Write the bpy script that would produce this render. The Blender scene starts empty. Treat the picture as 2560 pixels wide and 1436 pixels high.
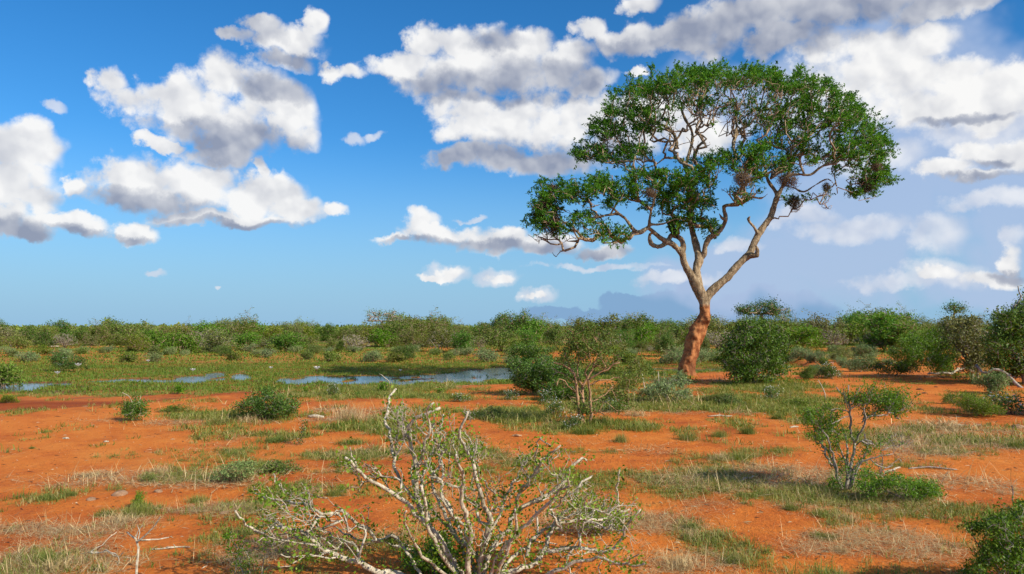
import bpy, math, random
import numpy as np
from mathutils import Vector, Matrix, kdtree

# ------------------------------------------------------------------ camera
F = 1991.1            # focal length in pixels of the 2560 px wide photograph (28 mm on 36 mm)
CAMH = 2.4
PITCH = math.atan(102.0 / F)
scene = bpy.context.scene
COL = scene.collection
cam_data = bpy.data.cameras.new("camera")
cam_data.sensor_width = 36.0
cam_data.lens = 28.0
cam_data.clip_start = 0.1
cam_data.clip_end = 9000.0
cam = bpy.data.objects.new("camera", cam_data)
cam.location = (0.0, 0.0, CAMH)
cam.rotation_euler = (math.pi / 2 + PITCH, 0.0, 0.0)
COL.objects.link(cam)
scene.camera = cam
FWD = np.array([0.0, math.cos(PITCH), math.sin(PITCH)])
UP = np.array([0.0, -math.sin(PITCH), math.cos(PITCH)])


def ray(px, py):
    return FWD + np.array([1.0, 0, 0]) * ((px - 1280.0) / F) + UP * ((718.0 - py) / F)


def at(px, py, Y):
    """the point of the place at distance Y ahead that the photograph shows at px, py"""
    d = ray(px, py)
    return np.array([0, 0, CAMH]) + d * (Y / d[1])


def gp(px, py, z=0.0):
    d = ray(px, py)
    return np.array([0, 0, CAMH]) + d * ((z - CAMH) / d[2])


def project(x, y, z):
    depth = y * FWD[1] + (z - CAMH) * FWD[2]
    depth = np.where(depth < 0.05, 0.05, depth)
    return 1280.0 + F * x / depth, 718.0 - F * (y * UP[1] + (z - CAMH) * UP[2]) / depth


# ------------------------------------------------------------------ light
SUN_EL = math.radians(33.0)
SUN_TO = (0.80, -0.60)                     # horizontal direction towards the sun: behind the camera, right
scene.view_settings.view_transform = 'Standard'
scene.view_settings.look = 'None'
scene.view_settings.gamma = 1.0
scene.view_settings.use_curve_mapping = False
scene.view_settings.exposure = 0.32
sd = bpy.data.lights.new("sun", 'SUN')
sd.energy = 5.0
sd.angle = math.radians(0.53)
sd.color = (1.0, 0.92, 0.76)
sun = bpy.data.objects.new("sun", sd)
to_sun = Vector((SUN_TO[0] * math.cos(SUN_EL), SUN_TO[1] * math.cos(SUN_EL), math.sin(SUN_EL)))
sun.rotation_euler = to_sun.to_track_quat('Z', 'Y').to_euler()
COL.objects.link(sun)
scene.cycles.use_denoising = True
scene.cycles.max_bounces = 5
scene.cycles.diffuse_bounces = 2
scene.cycles.glossy_bounces = 2
scene.cycles.transmission_bounces = 3
scene.cycles.transparent_max_bounces = 4
scene.cycles.caustics_reflective = False
scene.cycles.caustics_refractive = False
scene.cycles.use_adaptive_sampling = True
scene.cycles.adaptive_threshold = 0.02

# ------------------------------------------------------------------ sky with its clouds
world = bpy.data.worlds.new("World")
scene.world = world
world.use_nodes = True
try:
    world.cycles.sampling_method = 'MANUAL'
    world.cycles.sample_map_resolution = 512
except Exception:
    pass
WT = world.node_tree
WT.nodes.clear()


class NB:
    """small helper that wires math nodes"""
    def __init__(self, tree):
        self.t = tree

    def node(self, kind, **kw):
        n = self.t.nodes.new(kind)
        for k, v in kw.items():
            setattr(n, k, v)
        return n

    def _in(self, sock, v):
        if v is None:
            return
        if isinstance(v, bpy.types.NodeSocket):
            self.t.links.new(v, sock)
        else:
            sock.default_value = v

    def m(self, op, a, b=None, c=None, clamp=False):
        n = self.node('ShaderNodeMath', operation=op)
        n.use_clamp = clamp
        for i, v in enumerate((a, b, c)):
            self._in(n.inputs[i], v)
        return n.outputs[0]

    def v(self, op, a, b=None, c=None):
        n = self.node('ShaderNodeVectorMath', operation=op)
        self._in(n.inputs[0], a)
        if op == 'SCALE':
            self._in(n.inputs[3], b)
        else:
            self._in(n.inputs[1], b)
            if c is not None:
                self._in(n.inputs[2], c)
        return n.outputs['Value'] if op in ('DOT_PRODUCT', 'LENGTH', 'DISTANCE') else n.outputs['Vector']

    def noise(self, vec, scale, detail=4, rough=0.55, lac=2.0, dist=0.0):
        n = self.node('ShaderNodeTexNoise')
        self._in(n.inputs['Vector'], vec)
        n.inputs['Scale'].default_value = scale
        n.inputs['Detail'].default_value = detail
        n.inputs['Roughness'].default_value = rough
        n.inputs['Lacunarity'].default_value = lac
        n.inputs['Distortion'].default_value = dist
        return n.outputs['Fac'], n.outputs['Color']

    def ss(self, x, lo, hi, a=0.0, b=1.0):
        n = self.node('ShaderNodeMapRange', interpolation_type='SMOOTHSTEP')
        self._in(n.inputs[0], x)
        for i, val in enumerate((lo, hi, a, b)):
            self._in(n.inputs[1 + i], val)
        return n.outputs[0]

    def mix(self, f, a, b, blend='MIX'):
        n = self.node('ShaderNodeMix', data_type='RGBA', blend_type=blend)
        self._in(n.inputs['Factor'], f)
        for s, val in ((n.inputs[6], a), (n.inputs[7], b)):
            if isinstance(val, tuple) and len(val) == 3:
                val = val + (1.0,)
            self._in(s, val)
        return n.outputs[2]


W = NB(WT)


def azel(px, py):
    d = ray(px, py)
    return math.atan2(d[0], d[1]), math.atan2(d[2], math.hypot(d[0], d[1]))


def field(p, blobs, smooth=0.0):
    acc = None
    for (px, py, rx, ry) in blobs:
        a, e = azel(px, py)
        a1, _ = azel(px + rx, py)
        a0, _ = azel(px - rx, py)
        _, e1 = azel(px, py - ry)
        _, e0 = azel(px, py + ry)
        ia, ie = 2.0 / abs(a1 - a0), 2.0 / abs(e1 - e0)
        q = W.v('MULTIPLY_ADD', p, (ia, ie, 0.0), (-a * ia, -e * ie, 0.0))
        r2 = W.v('DOT_PRODUCT', q, q)
        if acc is None:
            acc = r2
        elif smooth > 0:
            acc = W.m('SMOOTH_MIN', acc, r2, smooth)
        else:
            acc = W.m('MINIMUM', acc, r2)
    return W.m('SUBTRACT', 1.0, acc)


CUMULUS = [
    (-20, 380, 120, 80), (60, 370, 95, 70), (20, 450, 140, 90), (90, 500, 90, 45), (0, 560, 130, 55), (190, 560, 110, 30),
    (335, 572, 75, 30), (30, 590, 80, 25),
    (270, 215, 48, 40), (330, 260, 90, 45), (420, 250, 110, 70), (540, 205, 85, 72), (520, 300, 190, 75), (640, 240, 110, 80),
    (730, 280, 80, 80), (760, 330, 55, 55), (600, 350, 150, 60), (400, 365, 60, 18), (560, 390, 120, 32),
    (775, 80, 38, 48), (720, 120, 105, 52), (700, 160, 90, 30), (850, 180, 60, 22), (640, 70, 60, 30), (585, 95, 50, 22),
    (300, 430, 95, 55), (200, 455, 50, 28), (380, 470, 170, 70), (500, 470, 140, 72), (640, 490, 150, 66), (670, 425, 22, 30),
    (725, 475, 60, 45), (760, 520, 60, 45), (560, 545, 200, 22), (820, 525, 45, 22),
    (1075, 110, 62, 56), (1010, 170, 105, 42), (1170, 115, 110, 62), (1250, 160, 170, 88), (1330, 115, 60, 52), (1400, 160, 100, 66),
    (1120, 190, 170, 66), (1440, 200, 100, 44), (1110, 265, 85, 55), (1230, 300, 190, 75), (1380, 300, 150, 80), (1480, 290, 90, 52),
    (1150, 330, 90, 40), (1330, 400, 250, 40), (1140, 395, 80, 24), (1560, 350, 120, 60), (1640, 300, 130, 70), (1760, 330, 110, 60),
    (1060, 555, 62, 38), (1110, 585, 140, 32), (1230, 600, 170, 36), (1360, 600, 150, 32), (980, 597, 70, 13), (1500, 618, 90, 20),
    (1130, 688, 24, 22), (1108, 706, 40, 10), (1255, 692, 40, 13), (1336, 746, 26, 9),
    (2060, 130, 100, 50), (2150, 110, 90, 50), (2280, 110, 120, 60), (2200, 190, 230, 90), (2400, 180, 140, 60), (2540, 210, 130, 90),
    (2400, 260, 260, 80), (2290, 285, 90, 28), (2480, 300, 60, 35), (2440, 390, 80, 40), (2360, 430, 90, 30), (2540, 400, 90, 50),
    (2440, 445, 140, 18), (2520, 645, 40, 36), (2480, 690, 90, 26), (2370, 690, 60, 20),
    (2000, 20, 380, 62), (2250, 0, 240, 62), (1760, 90, 150, 70), (1950, 95, 130, 50), (1480, 80, 60, 32), (1600, 110, 120, 40),
    (1720, 130, 120, 24), (1600, 10, 50, 30), (2400, 0, 150, 40), (1590, 190, 30, 16),
]
DARK = [
    (10, 590, 150, 34), (180, 580, 120, 14), (600, 360, 170, 46), (500, 330, 150, 26), (620, 395, 130, 30), (690, 225, 80, 28),
    (620, 80, 90, 36), (720, 160, 100, 16), (330, 500, 150, 30), (420, 520, 120, 24), (600, 560, 200, 12), (330, 590, 80, 12),
    (1180, 220, 150, 36), (1380, 195, 150, 38), (1250, 235, 200, 28), (1010, 215, 90, 24), (1330, 400, 290, 46), (1140, 390, 90, 26),
    (1250, 110, 60, 26), (1230, 612, 230, 16), (1450, 622, 150, 16), (1030, 603, 80, 8),
    (2050, 15, 480, 85), (1800, 95, 190, 66), (1950, 110, 110, 44), (1600, 130, 160, 30), (2450, 458, 170, 16), (2520, 680, 60, 16),
    (2380, 300, 110, 14), (2480, 415, 60, 14),
]
VEIL = [
    (2330, 380, 420, 300), (2100, 620, 300, 150), (2500, 520, 170, 200), (1850, 690, 260, 90), (1850, 240, 260, 90), (2200, 120, 260, 110),
    (2500, 730, 200, 60),
]
tc = W.node('ShaderNodeTexCoord')
sep = W.node('ShaderNodeSeparateXYZ')
WT.links.new(tc.outputs['Generated'], sep.inputs[0])
az = W.m('ARCTAN2', sep.outputs[0], sep.outputs[1])
el = W.m('ARCSINE', sep.outputs[2])
comb = W.node('ShaderNodeCombineXYZ')
WT.links.new(az, comb.inputs[0])
WT.links.new(el, comb.inputs[1])
P0 = comb.outputs[0]
D0 = tc.outputs['Generated']
n1, c1 = W.noise(D0, 13.0, 2, 0.5)
n2, c2 = W.noise(D0, 48.0, 6, 0.62)
w1 = W.v('MULTIPLY_ADD', c1, (0.064, 0.046, 0.0), (-0.032, -0.023, 0.0))
w2 = W.v('MULTIPLY_ADD', c2, (0.026, 0.023, 0.0), (-0.013, -0.0115, 0.0))
PW = W.v('ADD', W.v('ADD', P0, w1), w2)
# relief of the billows: each height again a little way towards the sun
nR, _ = W.noise(D0, 34.0, 3, 0.45)
wv = W.v('MULTIPLY_ADD', c2, (0.020, 0.020, 0.020), (-0.010, -0.010, -0.010))
DV = W.v('ADD', D0, wv)


def vor(vec, sc):
    n = W.node('ShaderNodeTexVoronoi', feature='SMOOTH_F1')
    n.inputs['Scale'].default_value = sc
    n.inputs['Smoothness'].default_value = 0.35
    W._in(n.inputs['Vector'], vec)
    return n.outputs['Distance']


v1 = vor(DV, 24.0)
v1b = vor(W.v('ADD', DV, (0.0075, 0.0, 0.0120)), 24.0)
v2 = vor(DV, 62.0)
v2b = vor(W.v('ADD', DV, (0.0030, 0.0, 0.0048)), 62.0)
nB, _ = W.noise(D0, 20.0, 3, 0.5)
nBb, _ = W.noise(W.v('ADD', D0, (0.010, 0.0, 0.016)), 20.0, 3, 0.5)
Fc = field(PW, CUMULUS)
Fd = field(PW, DARK, 0.5)
Fv = field(W.v('ADD', P0, W.v('SCALE', w1, 2.2)), VEIL, 0.6)
# the rest of the sky, outside the photograph, carries the same kind of scattered cumulus
gn, _ = W.noise(W.v('MULTIPLY', D0, (1.0, 1.0, 1.8)), 3.1, 5, 0.55)
outside = W.m('MAXIMUM', W.ss(W.m('ABSOLUTE', az), 0.68, 0.85), W.ss(el, 0.42, 0.55))
Fg = W.m('MULTIPLY', W.m('SUBTRACT', gn, 0.53), 9.0)
Fg = W.m('MINIMUM', Fg, W.m('MULTIPLY', W.m('SUBTRACT', outside, 0.5), 4.0))
Fg = W.m('MINIMUM', Fg, W.ss(el, 0.03, 0.12, -1.0, 1.0))
Fall = W.m('MAXIMUM', Fc, Fg)
edge = W.m('ADD', W.m('ADD', Fall, W.m('MULTIPLY', W.m('SUBTRACT', 0.42, v1), 0.9)), W.m('ADD', W.m('MULTIPLY', W.m('SUBTRACT', 0.42, v2), 0.45), W.m('MULTIPLY', W.m('SUBTRACT', n2, 0.5), 1.5)))
alpha = W.ss(edge, -0.30, 0.62)
rel = W.m('ADD', W.m('ADD', W.m('MULTIPLY', W.m('SUBTRACT', v1b, v1), 0.42), W.m('MULTIPLY', W.m('SUBTRACT', v2b, v2), 0.20)), W.m('MULTIPLY', W.m('SUBTRACT', nB, nBb), 1.1))
dk = W.ss(W.m('ADD', Fd, W.m('ADD', W.m('MULTIPLY', W.m('SUBTRACT', nR, 0.5), 0.7), W.m('MULTIPLY', W.m('SUBTRACT', v1, 0.42), 0.5))), -1.1, 0.95)
thick = W.ss(edge, 0.1, 1.2)
lit = W.m('ADD', W.m('SUBTRACT', 0.86, W.m('MULTIPLY', dk, 0.68)), rel, clamp=True)
ccol = W.mix(lit, (0.29, 0.33, 0.44), (0.96, 0.955, 0.945))
sky = W.node('ShaderNodeTexSky', sky_type='NISHITA')
sky.sun_disc = False
sky.sun_elevation = SUN_EL
sky.sun_rotation = math.atan2(SUN_TO[0], SUN_TO[1])
sky.altitude = 300.0
sky.air_density = 1.0
sky.dust_density = 0.25
sky.ozone_density = 3.0
SKY_STRENGTH = 0.102
bg_sky = W.node('ShaderNodeBackground')
hsv = W.node('ShaderNodeHueSaturation')
hsv.inputs['Saturation'].default_value = 1.16
WT.links.new(W.mix(1.0, sky.outputs[0], (0.66, 0.90, 1.10), 'MULTIPLY'), hsv.inputs['Color'])
# the blue-grey air low over the plain
low = W.mix(W.ss(el, -0.02, 0.24, 0.97, 0.0), hsv.outputs[0], (2.25, 3.95, 5.7))
WT.links.new(low, bg_sky.inputs[0])
bg_sky.inputs[1].default_value = SKY_STRENGTH
bg_cl = W.node('ShaderNodeBackground')
WT.links.new(ccol, bg_cl.inputs[0])
bg_cl.inputs[1].default_value = 0.80
bg_v = W.node('ShaderNodeBackground')
bg_v.inputs[0].default_value = (0.44, 0.55, 0.77, 1.0)
bg_v.inputs[1].default_value = 0.80
va = W.m('MULTIPLY', W.ss(W.m('ADD', Fv, W.m('MULTIPLY', W.m('SUBTRACT', nB, 0.5), 1.6)), -0.3, 0.8), 0.80)
LOWBLUE = [(1640, 770, 150, 46), (1480, 790, 190, 24), (1740, 730, 60, 50), (1560, 745, 70, 26), (1900, 780, 200, 60)]
Fl = field(PW, LOWBLUE, 0.3)
la = W.m('MULTIPLY', W.ss(Fl, -0.05, 0.35), 0.75)
bg_l = W.node('ShaderNodeBackground')
bg_l.inputs[0].default_value = (0.21, 0.36, 0.60, 1.0)
bg_l.inputs[1].default_value = 0.80
mx0 = W.node('ShaderNodeMixShader')
WT.links.new(la, mx0.inputs[0])
WT.links.new(bg_sky.outputs[0], mx0.inputs[1])
WT.links.new(bg_l.outputs[0], mx0.inputs[2])
mx1 = W.node('ShaderNodeMixShader')
WT.links.new(va, mx1.inputs[0])
WT.links.new(mx0.outputs[0], mx1.inputs[1])
WT.links.new(bg_v.outputs[0], mx1.inputs[2])
SOFT = [(2250, 215, 250, 70), (2080, 270, 180, 50), (2460, 320, 170, 60), (2300, 290, 120, 26), (2130, 570, 120, 40), (2330, 590, 70, 60), (2360, 690, 110, 40), (2010, 540, 90, 26), (1860, 620, 60, 22),
        (1700, 690, 120, 16), (2480, 500, 160, 24), (2260, 700, 160, 22), (2530, 590, 40, 30), (1500, 660, 160, 10), (2180, 400, 120, 40), (140, 274, 30, 15), (878, 334, 32, 17), (920, 326, 20, 11), (402, 684, 30, 11), (555, 716, 16, 5), (1240, 692, 66, 24), (1345, 746, 50, 20),
        (1130, 690, 50, 26), (1170, 540, 26, 8)]
Fs_ = field(PW, SOFT, 0.3)
sa = W.m('MULTIPLY', W.ss(W.m('ADD', Fs_, W.m('MULTIPLY', W.m('SUBTRACT', n2, 0.5), 2.0)), -0.5, 0.9), 0.72)
bg_s = W.node('ShaderNodeBackground')
WT.links.new(W.mix(W.m('ADD', 0.62, W.m('MULTIPLY', rel, 1.3), clamp=True), (0.42, 0.50, 0.68), (0.94, 0.94, 0.95)), bg_s.inputs[0])
bg_s.inputs[1].default_value = 0.80
mx3 = W.node('ShaderNodeMixShader')
WT.links.new(sa, mx3.inputs[0])
WT.links.new(mx1.outputs[0], mx3.inputs[1])
WT.links.new(bg_s.outputs[0], mx3.inputs[2])
mx2 = W.node('ShaderNodeMixShader')
WT.links.new(W.m('MULTIPLY', alpha, 0.97), mx2.inputs[0])
WT.links.new(mx3.outputs[0], mx2.inputs[1])
WT.links.new(bg_cl.outputs[0], mx2.inputs[2])
out = W.node('ShaderNodeOutputWorld')
WT.links.new(mx2.outputs[0], out.inputs[0])

# ------------------------------------------------------------------ numeric helpers
RS = np.random.RandomState(11)
random.seed(11)
_TAB = np.random.RandomState(5).rand(65536)


def _h(ix, iy, iz=0):
    return _TAB[(ix * 73856 + iy * 19349663 + iz * 83492791) & 65535]


def vnoise(x, y, seed=0):
    x = np.asarray(x, float); y = np.asarray(y, float)
    ix = np.floor(x).astype(np.int64); iy = np.floor(y).astype(np.int64)
    fx = x - ix; fy = y - iy
    fx = fx * fx * (3 - 2 * fx); fy = fy * fy * (3 - 2 * fy)
    a = _h(ix, iy, seed); b = _h(ix + 1, iy, seed); c = _h(ix, iy + 1, seed); d = _h(ix + 1, iy + 1, seed)
    return (a * (1 - fx) + b * fx) * (1 - fy) + (c * (1 - fx) + d * fx) * fy


def fbm(x, y, seed=0, octs=4, gain=0.5):
    s = 0.0; amp = 1.0; tot = 0.0
    for o in range(octs):
        s = s + amp * vnoise(np.asarray(x) * 2 ** o + 13.7 * o, np.asarray(y) * 2 ** o + 7.3 * o, seed + o)
        tot += amp
        amp *= gain
    return s / tot


def sst(t):
    t = np.clip(t, 0, 1)
    return t * t * (3 - 2 * t)


def step(x, a, b):
    return sst((x - a) / (b - a))


# ------------------------------------------------------------------ the lie of the land
WATER_Z = -0.45
WATER = [  # where the pond shows, as ellipses in the photograph, projected on the water level
    (30, 968, 75, 11), (120, 962, 60, 5), (250, 955, 60, 3), (330, 952, 55, 4), (480, 950, 40, 9), (540, 943, 26, 10), (600, 944, 26, 8),
    (400, 954, 50, 4), (740, 954, 48, 9), (800, 948, 55, 8), (880, 952, 70, 10), (940, 950, 60, 10), (1000, 955, 55, 8), (1060, 946, 60, 8),
    (1100, 955, 60, 6), (1140, 944, 60, 10), (1200, 935, 50, 11), (1250, 932, 50, 12), (1180, 950, 55, 9), (1320, 930, 50, 8), (1260, 945, 30, 6),
    (1640, 926, 50, 5), (1700, 927, 60, 5), (1800, 925, 40, 4)]


def ell(px, py, lst):
    f = np.zeros_like(px)
    for e in lst:
        cx, cy, rx, ry = e[:4]
        v = e[4] if len(e) > 4 else 1.0
        f = np.maximum(f, v * np.clip(1.6 * (1 - np.sqrt(((px - cx) / rx) ** 2 + ((py - cy) / ry) ** 2) * 0.8), 0, 1))
    return f


def pond_edge(x, y):
    near = np.interp(x, [-60, -15, -12.5, -11, -6, 0, 6, 9, 14, 19, 26], [20, 22.5, 25, 29, 31.5, 33.5, 39, 43.5, 46, 50, 75])
    return near + (fbm(x / 2.4, y * 0 + 3.3, 21, 3) - 0.5) * 1.5


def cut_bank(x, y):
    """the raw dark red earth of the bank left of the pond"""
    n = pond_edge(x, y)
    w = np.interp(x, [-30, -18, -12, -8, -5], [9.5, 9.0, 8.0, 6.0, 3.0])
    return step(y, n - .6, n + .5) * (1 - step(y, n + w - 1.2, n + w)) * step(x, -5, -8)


def height(x, y):
    x = np.asarray(x, float); y = np.asarray(y, float)
    near = pond_edge(x, y)
    wid = np.interp(x, [-60, -15, -9, 0, 10], [7, 6.5, 5.5, 5.0, 3.0])
    basin = step((y - near) / wid, 0, 1) * (1 - step(y, 56, 82))
    z = -0.41 * basin
    px, py = project(x, y, z * 0 + WATER_Z)
    w = ell(px, py, WATER)
    z = z + basin * ((fbm(x / 1.3, y / 1.8, 31, 4) - 0.5) * 0.09 - 0.20 * w * step(fbm(x / 1.1, y / 1.6, 41, 4), 0.26, 0.44))
    # broad swells, tracks and lumps of the plain
    out = 1 - basin
    z = z + out * ((fbm(x / 9, y / 9, 51, 3) - 0.5) * 0.16 * step(y, 4, 14) + (fbm(x / 1.6, y / 1.6, 61, 3) - 0.5) * 0.05)
    z = z + (fbm(x / 60, y / 60, 71, 3) - 0.5) * 1.6 * step(y, 90, 260)
    return z


def H1(x, y):
    return float(height(np.array([x]), np.array([y]))[0])


def ground_at(px, py):
    p = gp(px, py)
    for _ in range(12):
        p = gp(px, py, H1(p[0], p[1]))
    return p


BARE = [(250, 1100, 400, 48), (640, 1072, 170, 16), (100, 1180, 160, 26), (300, 1170, 130, 20, .7), (480, 1345, 190, 60), (140, 1290, 140, 22), (760, 1200, 180, 20),
        (1000, 1195, 160, 18), (1500, 1160, 280, 24), (1780, 1118, 230, 20), (1960, 1075, 160, 12), (1500, 1090, 160, 10, .8), (1860, 1290, 190, 38), (2300, 1312, 130, 22),
        (2330, 975, 190, 34), (2130, 955, 150, 12), (2270, 935, 40, 12), (2400, 1060, 150, 16), (1330, 1240, 110, 24), (1640, 1370, 80, 26), (2420, 1230, 70, 18), (1800, 940, 90, 8),
        (1580, 1240, 90, 22), (1650, 1050, 100, 12), (1130, 982, 110, 7, .9), (1340, 988, 60, 8), (820, 1120, 120, 12), (1290, 1095, 120, 12), (560, 995, 110, 12), (420, 975, 200, 14, 1),
        (200, 1000, 260, 18, 1), (60, 1015, 140, 16, 1), (250, 1250, 120, 16), (800, 1290, 120, 30, .8), (2080, 1120, 80, 10), (2330, 1160, 60, 8), (560, 965, 90, 6), (1940, 885, 110, 6),
        (2010, 910, 90, 8), (2260, 915, 60, 8), (2100, 1400, 180, 24, .8), (1450, 1400, 160, 30, .7), (100, 888, 130, 4, .9), (220, 868, 160, 3.5, .8), (190, 880, 150, 2.5, .6), (620, 876, 90, 2.5, .6),
        (120, 842, 60, 4, .9), (420, 846, 120, 4, .8), (720, 850, 60, 5, .9), (900, 856, 60, 6, .9), (1100, 872, 90, 5, .9), (1190, 876, 50, 4), (1500, 890, 120, 9, .8), (1640, 872, 60, 8, .8),
        (1760, 868, 60, 6, .9), (2000, 850, 70, 14, .8), (2140, 872, 120, 6), (1960, 868, 60, 8)]
GREEN = [(640, 900, 900, 45, 1), (300, 975, 330, 12, 1), (960, 985, 330, 26, .9), (120, 1244, 50, 9, .9), (350, 1278, 80, 18, 1), (530, 1040, 170, 16, .9), (700, 1092, 80, 12, .9),
         (860, 1140, 110, 18, .9), (620, 1180, 90, 24, .9), (1280, 1040, 120, 26, .9), (1600, 1010, 300, 26, .9), (1480, 1070, 190, 22, .8), (1900, 1010, 220, 36, .9), (1960, 965, 200, 22, .8),
         (1720, 1080, 60, 16, .9), (1880, 1072, 50, 12, .9), (1500, 930, 300, 30, .9), (2100, 880, 200, 26, .7), (2440, 1000, 140, 22, .7), (2100, 1240, 220, 32, .7), (100, 1395, 80, 22, .8),
         (960, 1075, 130, 20, .9), (1850, 1140, 60, 10, .8), (1720, 1320, 40, 12, .7), (1900, 1240, 80, 10, .7), (2100, 1310, 60, 10, .6), (2350, 1130, 90, 12, .6), (1500, 880, 900, 50, .55),
         (430, 1195, 110, 12, .8), (1150, 1130, 150, 20, .7), (1750, 905, 260, 22, .8)]
STRAW = [(2350, 1110, 260, 50, 1), (1900, 1200, 320, 40, 1), (1650, 1400, 240, 60, .8), (2350, 1220, 260, 50, .9), (1700, 1300, 160, 40, .5), (2150, 1370, 320, 50, .9), (1300, 1300, 500, 120, .6),
         (450, 1200, 300, 30, .9), (120, 1210, 200, 24, .8), (560, 1275, 260, 20, .8), (120, 1330, 260, 16, .5), (600, 1380, 140, 40, .7), (1600, 1110, 300, 30, .6), (1750, 1020, 400, 40, .5),
         (560, 1060, 260, 10, .8), (250, 1055, 160, 6, .6), (900, 1040, 200, 30, .5), (1000, 1140, 240, 40, .6), (450, 1400, 120, 20, .3), (60, 1200, 120, 14, .7)]


def cover(x, y):
    """how much green growth and how much dry straw the ground carries at x, y"""
    z0 = height(x, y)
    px, py = project(x, y, z0)
    nz = fbm(x / 1.1, y / 1.3, 81, 4)
    nb = fbm(x / 4.0, y / 4.5, 91, 3)
    b = ell(px, py, BARE)
    g = ell(px, py, GREEN)
    s = ell(px, py, STRAW)
    far = step(y, 60, 120)
    g = np.maximum(g, 0.26 + 0.4 * far)
    s = np.maximum(s, 0.22)
    bas = step(z0, -.30, -.38) * step(y, 30, 36) * (1 - step(y, 60, 75))
    g = np.maximum(g, bas * (.78 + .3 * nb))
    b = b * (1 - bas)
    bb = b * np.clip((0.86 - nz) * 5.0, 0.0, 1)
    thr = 0.80 - 0.56 * g
    G = step(nz * 0.65 + nb * 0.35, thr - 0.17, thr + 0.13) * (1 - 0.97 * bb)
    thr = 0.80 - 0.48 * s
    nz2 = fbm(x / 0.9, y / 0.9, 101, 4)
    S = step(nz2 * 0.7 + nb * 0.3, thr - 0.1, thr + 0.1) * (1 - 0.95 * bb) * (1 - 0.6 * far)
    k = 1 - .93 * cut_bank(x, y)
    return G * k, S * k, z0


# ------------------------------------------------------------------ materials
def new_mat(name):
    m = bpy.data.materials.new(name)
    m.use_nodes = True
    t = m.node_tree
    t.nodes.clear()
    o = t.nodes.new('ShaderNodeOutputMaterial')
    return m, NB(t), o


def principled(B, col, rough=0.8, spec=0.3):
    n = B.node('ShaderNodeBsdfPrincipled')
    B._in(n.inputs['Base Color'], col if isinstance(col, bpy.types.NodeSocket) else tuple(col) + (1.0,))
    B._in(n.inputs['Roughness'], rough)
    n.inputs['Specular IOR Level'].default_value = spec
    return n


def ramp(B, fac, stops):
    r = B.node('ShaderNodeValToRGB')
    B._in(r.inputs[0], fac)
    e = r.color_ramp.elements
    while len(e) < len(stops):
        e.new(0.5)
    for i, (p, c) in enumerate(stops):
        e[i].position = p
        e[i].color = tuple(c) + (1.0,)
    return r.outputs[0]


def attr(B, name):
    n = B.node('ShaderNodeAttribute', attribute_name=name)
    return n.outputs['Fac']


def leaf_mat(name, stops, trans=0.35, rough=0.55, spec=0.25, objvar=0.25, tint=(1.35, 1.25, 0.55)):
    m, B, o = new_mat(name)
    c = ramp(B, attr(B, 'rnd'), stops)
    if objvar:
        oi = B.node('ShaderNodeObjectInfo')
        hs = B.node('ShaderNodeHueSaturation')
        B._in(hs.inputs['Color'], c)
        B._in(hs.inputs['Hue'], B.m('MULTIPLY_ADD', oi.outputs['Random'], -0.045 * objvar / 0.25, 0.5 + 0.022 * objvar / 0.25))
        B._in(hs.inputs['Value'], B.m('MULTIPLY_ADD', B.m('FRACT', B.m('MULTIPLY', oi.outputs['Random'], 7.31)), objvar * 1.6, 1.0 - objvar * 0.7))
        B._in(hs.inputs['Saturation'], B.m('MULTIPLY_ADD', B.m('FRACT', B.m('MULTIPLY', oi.outputs['Random'], 3.77)), objvar, 1.0 - objvar * 0.6))
        c = hs.outputs[0]
    p = principled(B, c, rough, spec)
    tr = B.node('ShaderNodeBsdfTranslucent')
    B._in(tr.inputs[0], B.mix(1.0, c, tint, 'MULTIPLY'))
    mx = B.node('ShaderNodeMixShader')
    mx.inputs[0].default_value = trans
    B.t.links.new(p.outputs[0], mx.inputs[1])
    B.t.links.new(tr.outputs[0], mx.inputs[2])
    B.t.links.new(mx.outputs[0], o.inputs[0])
    return m


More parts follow.
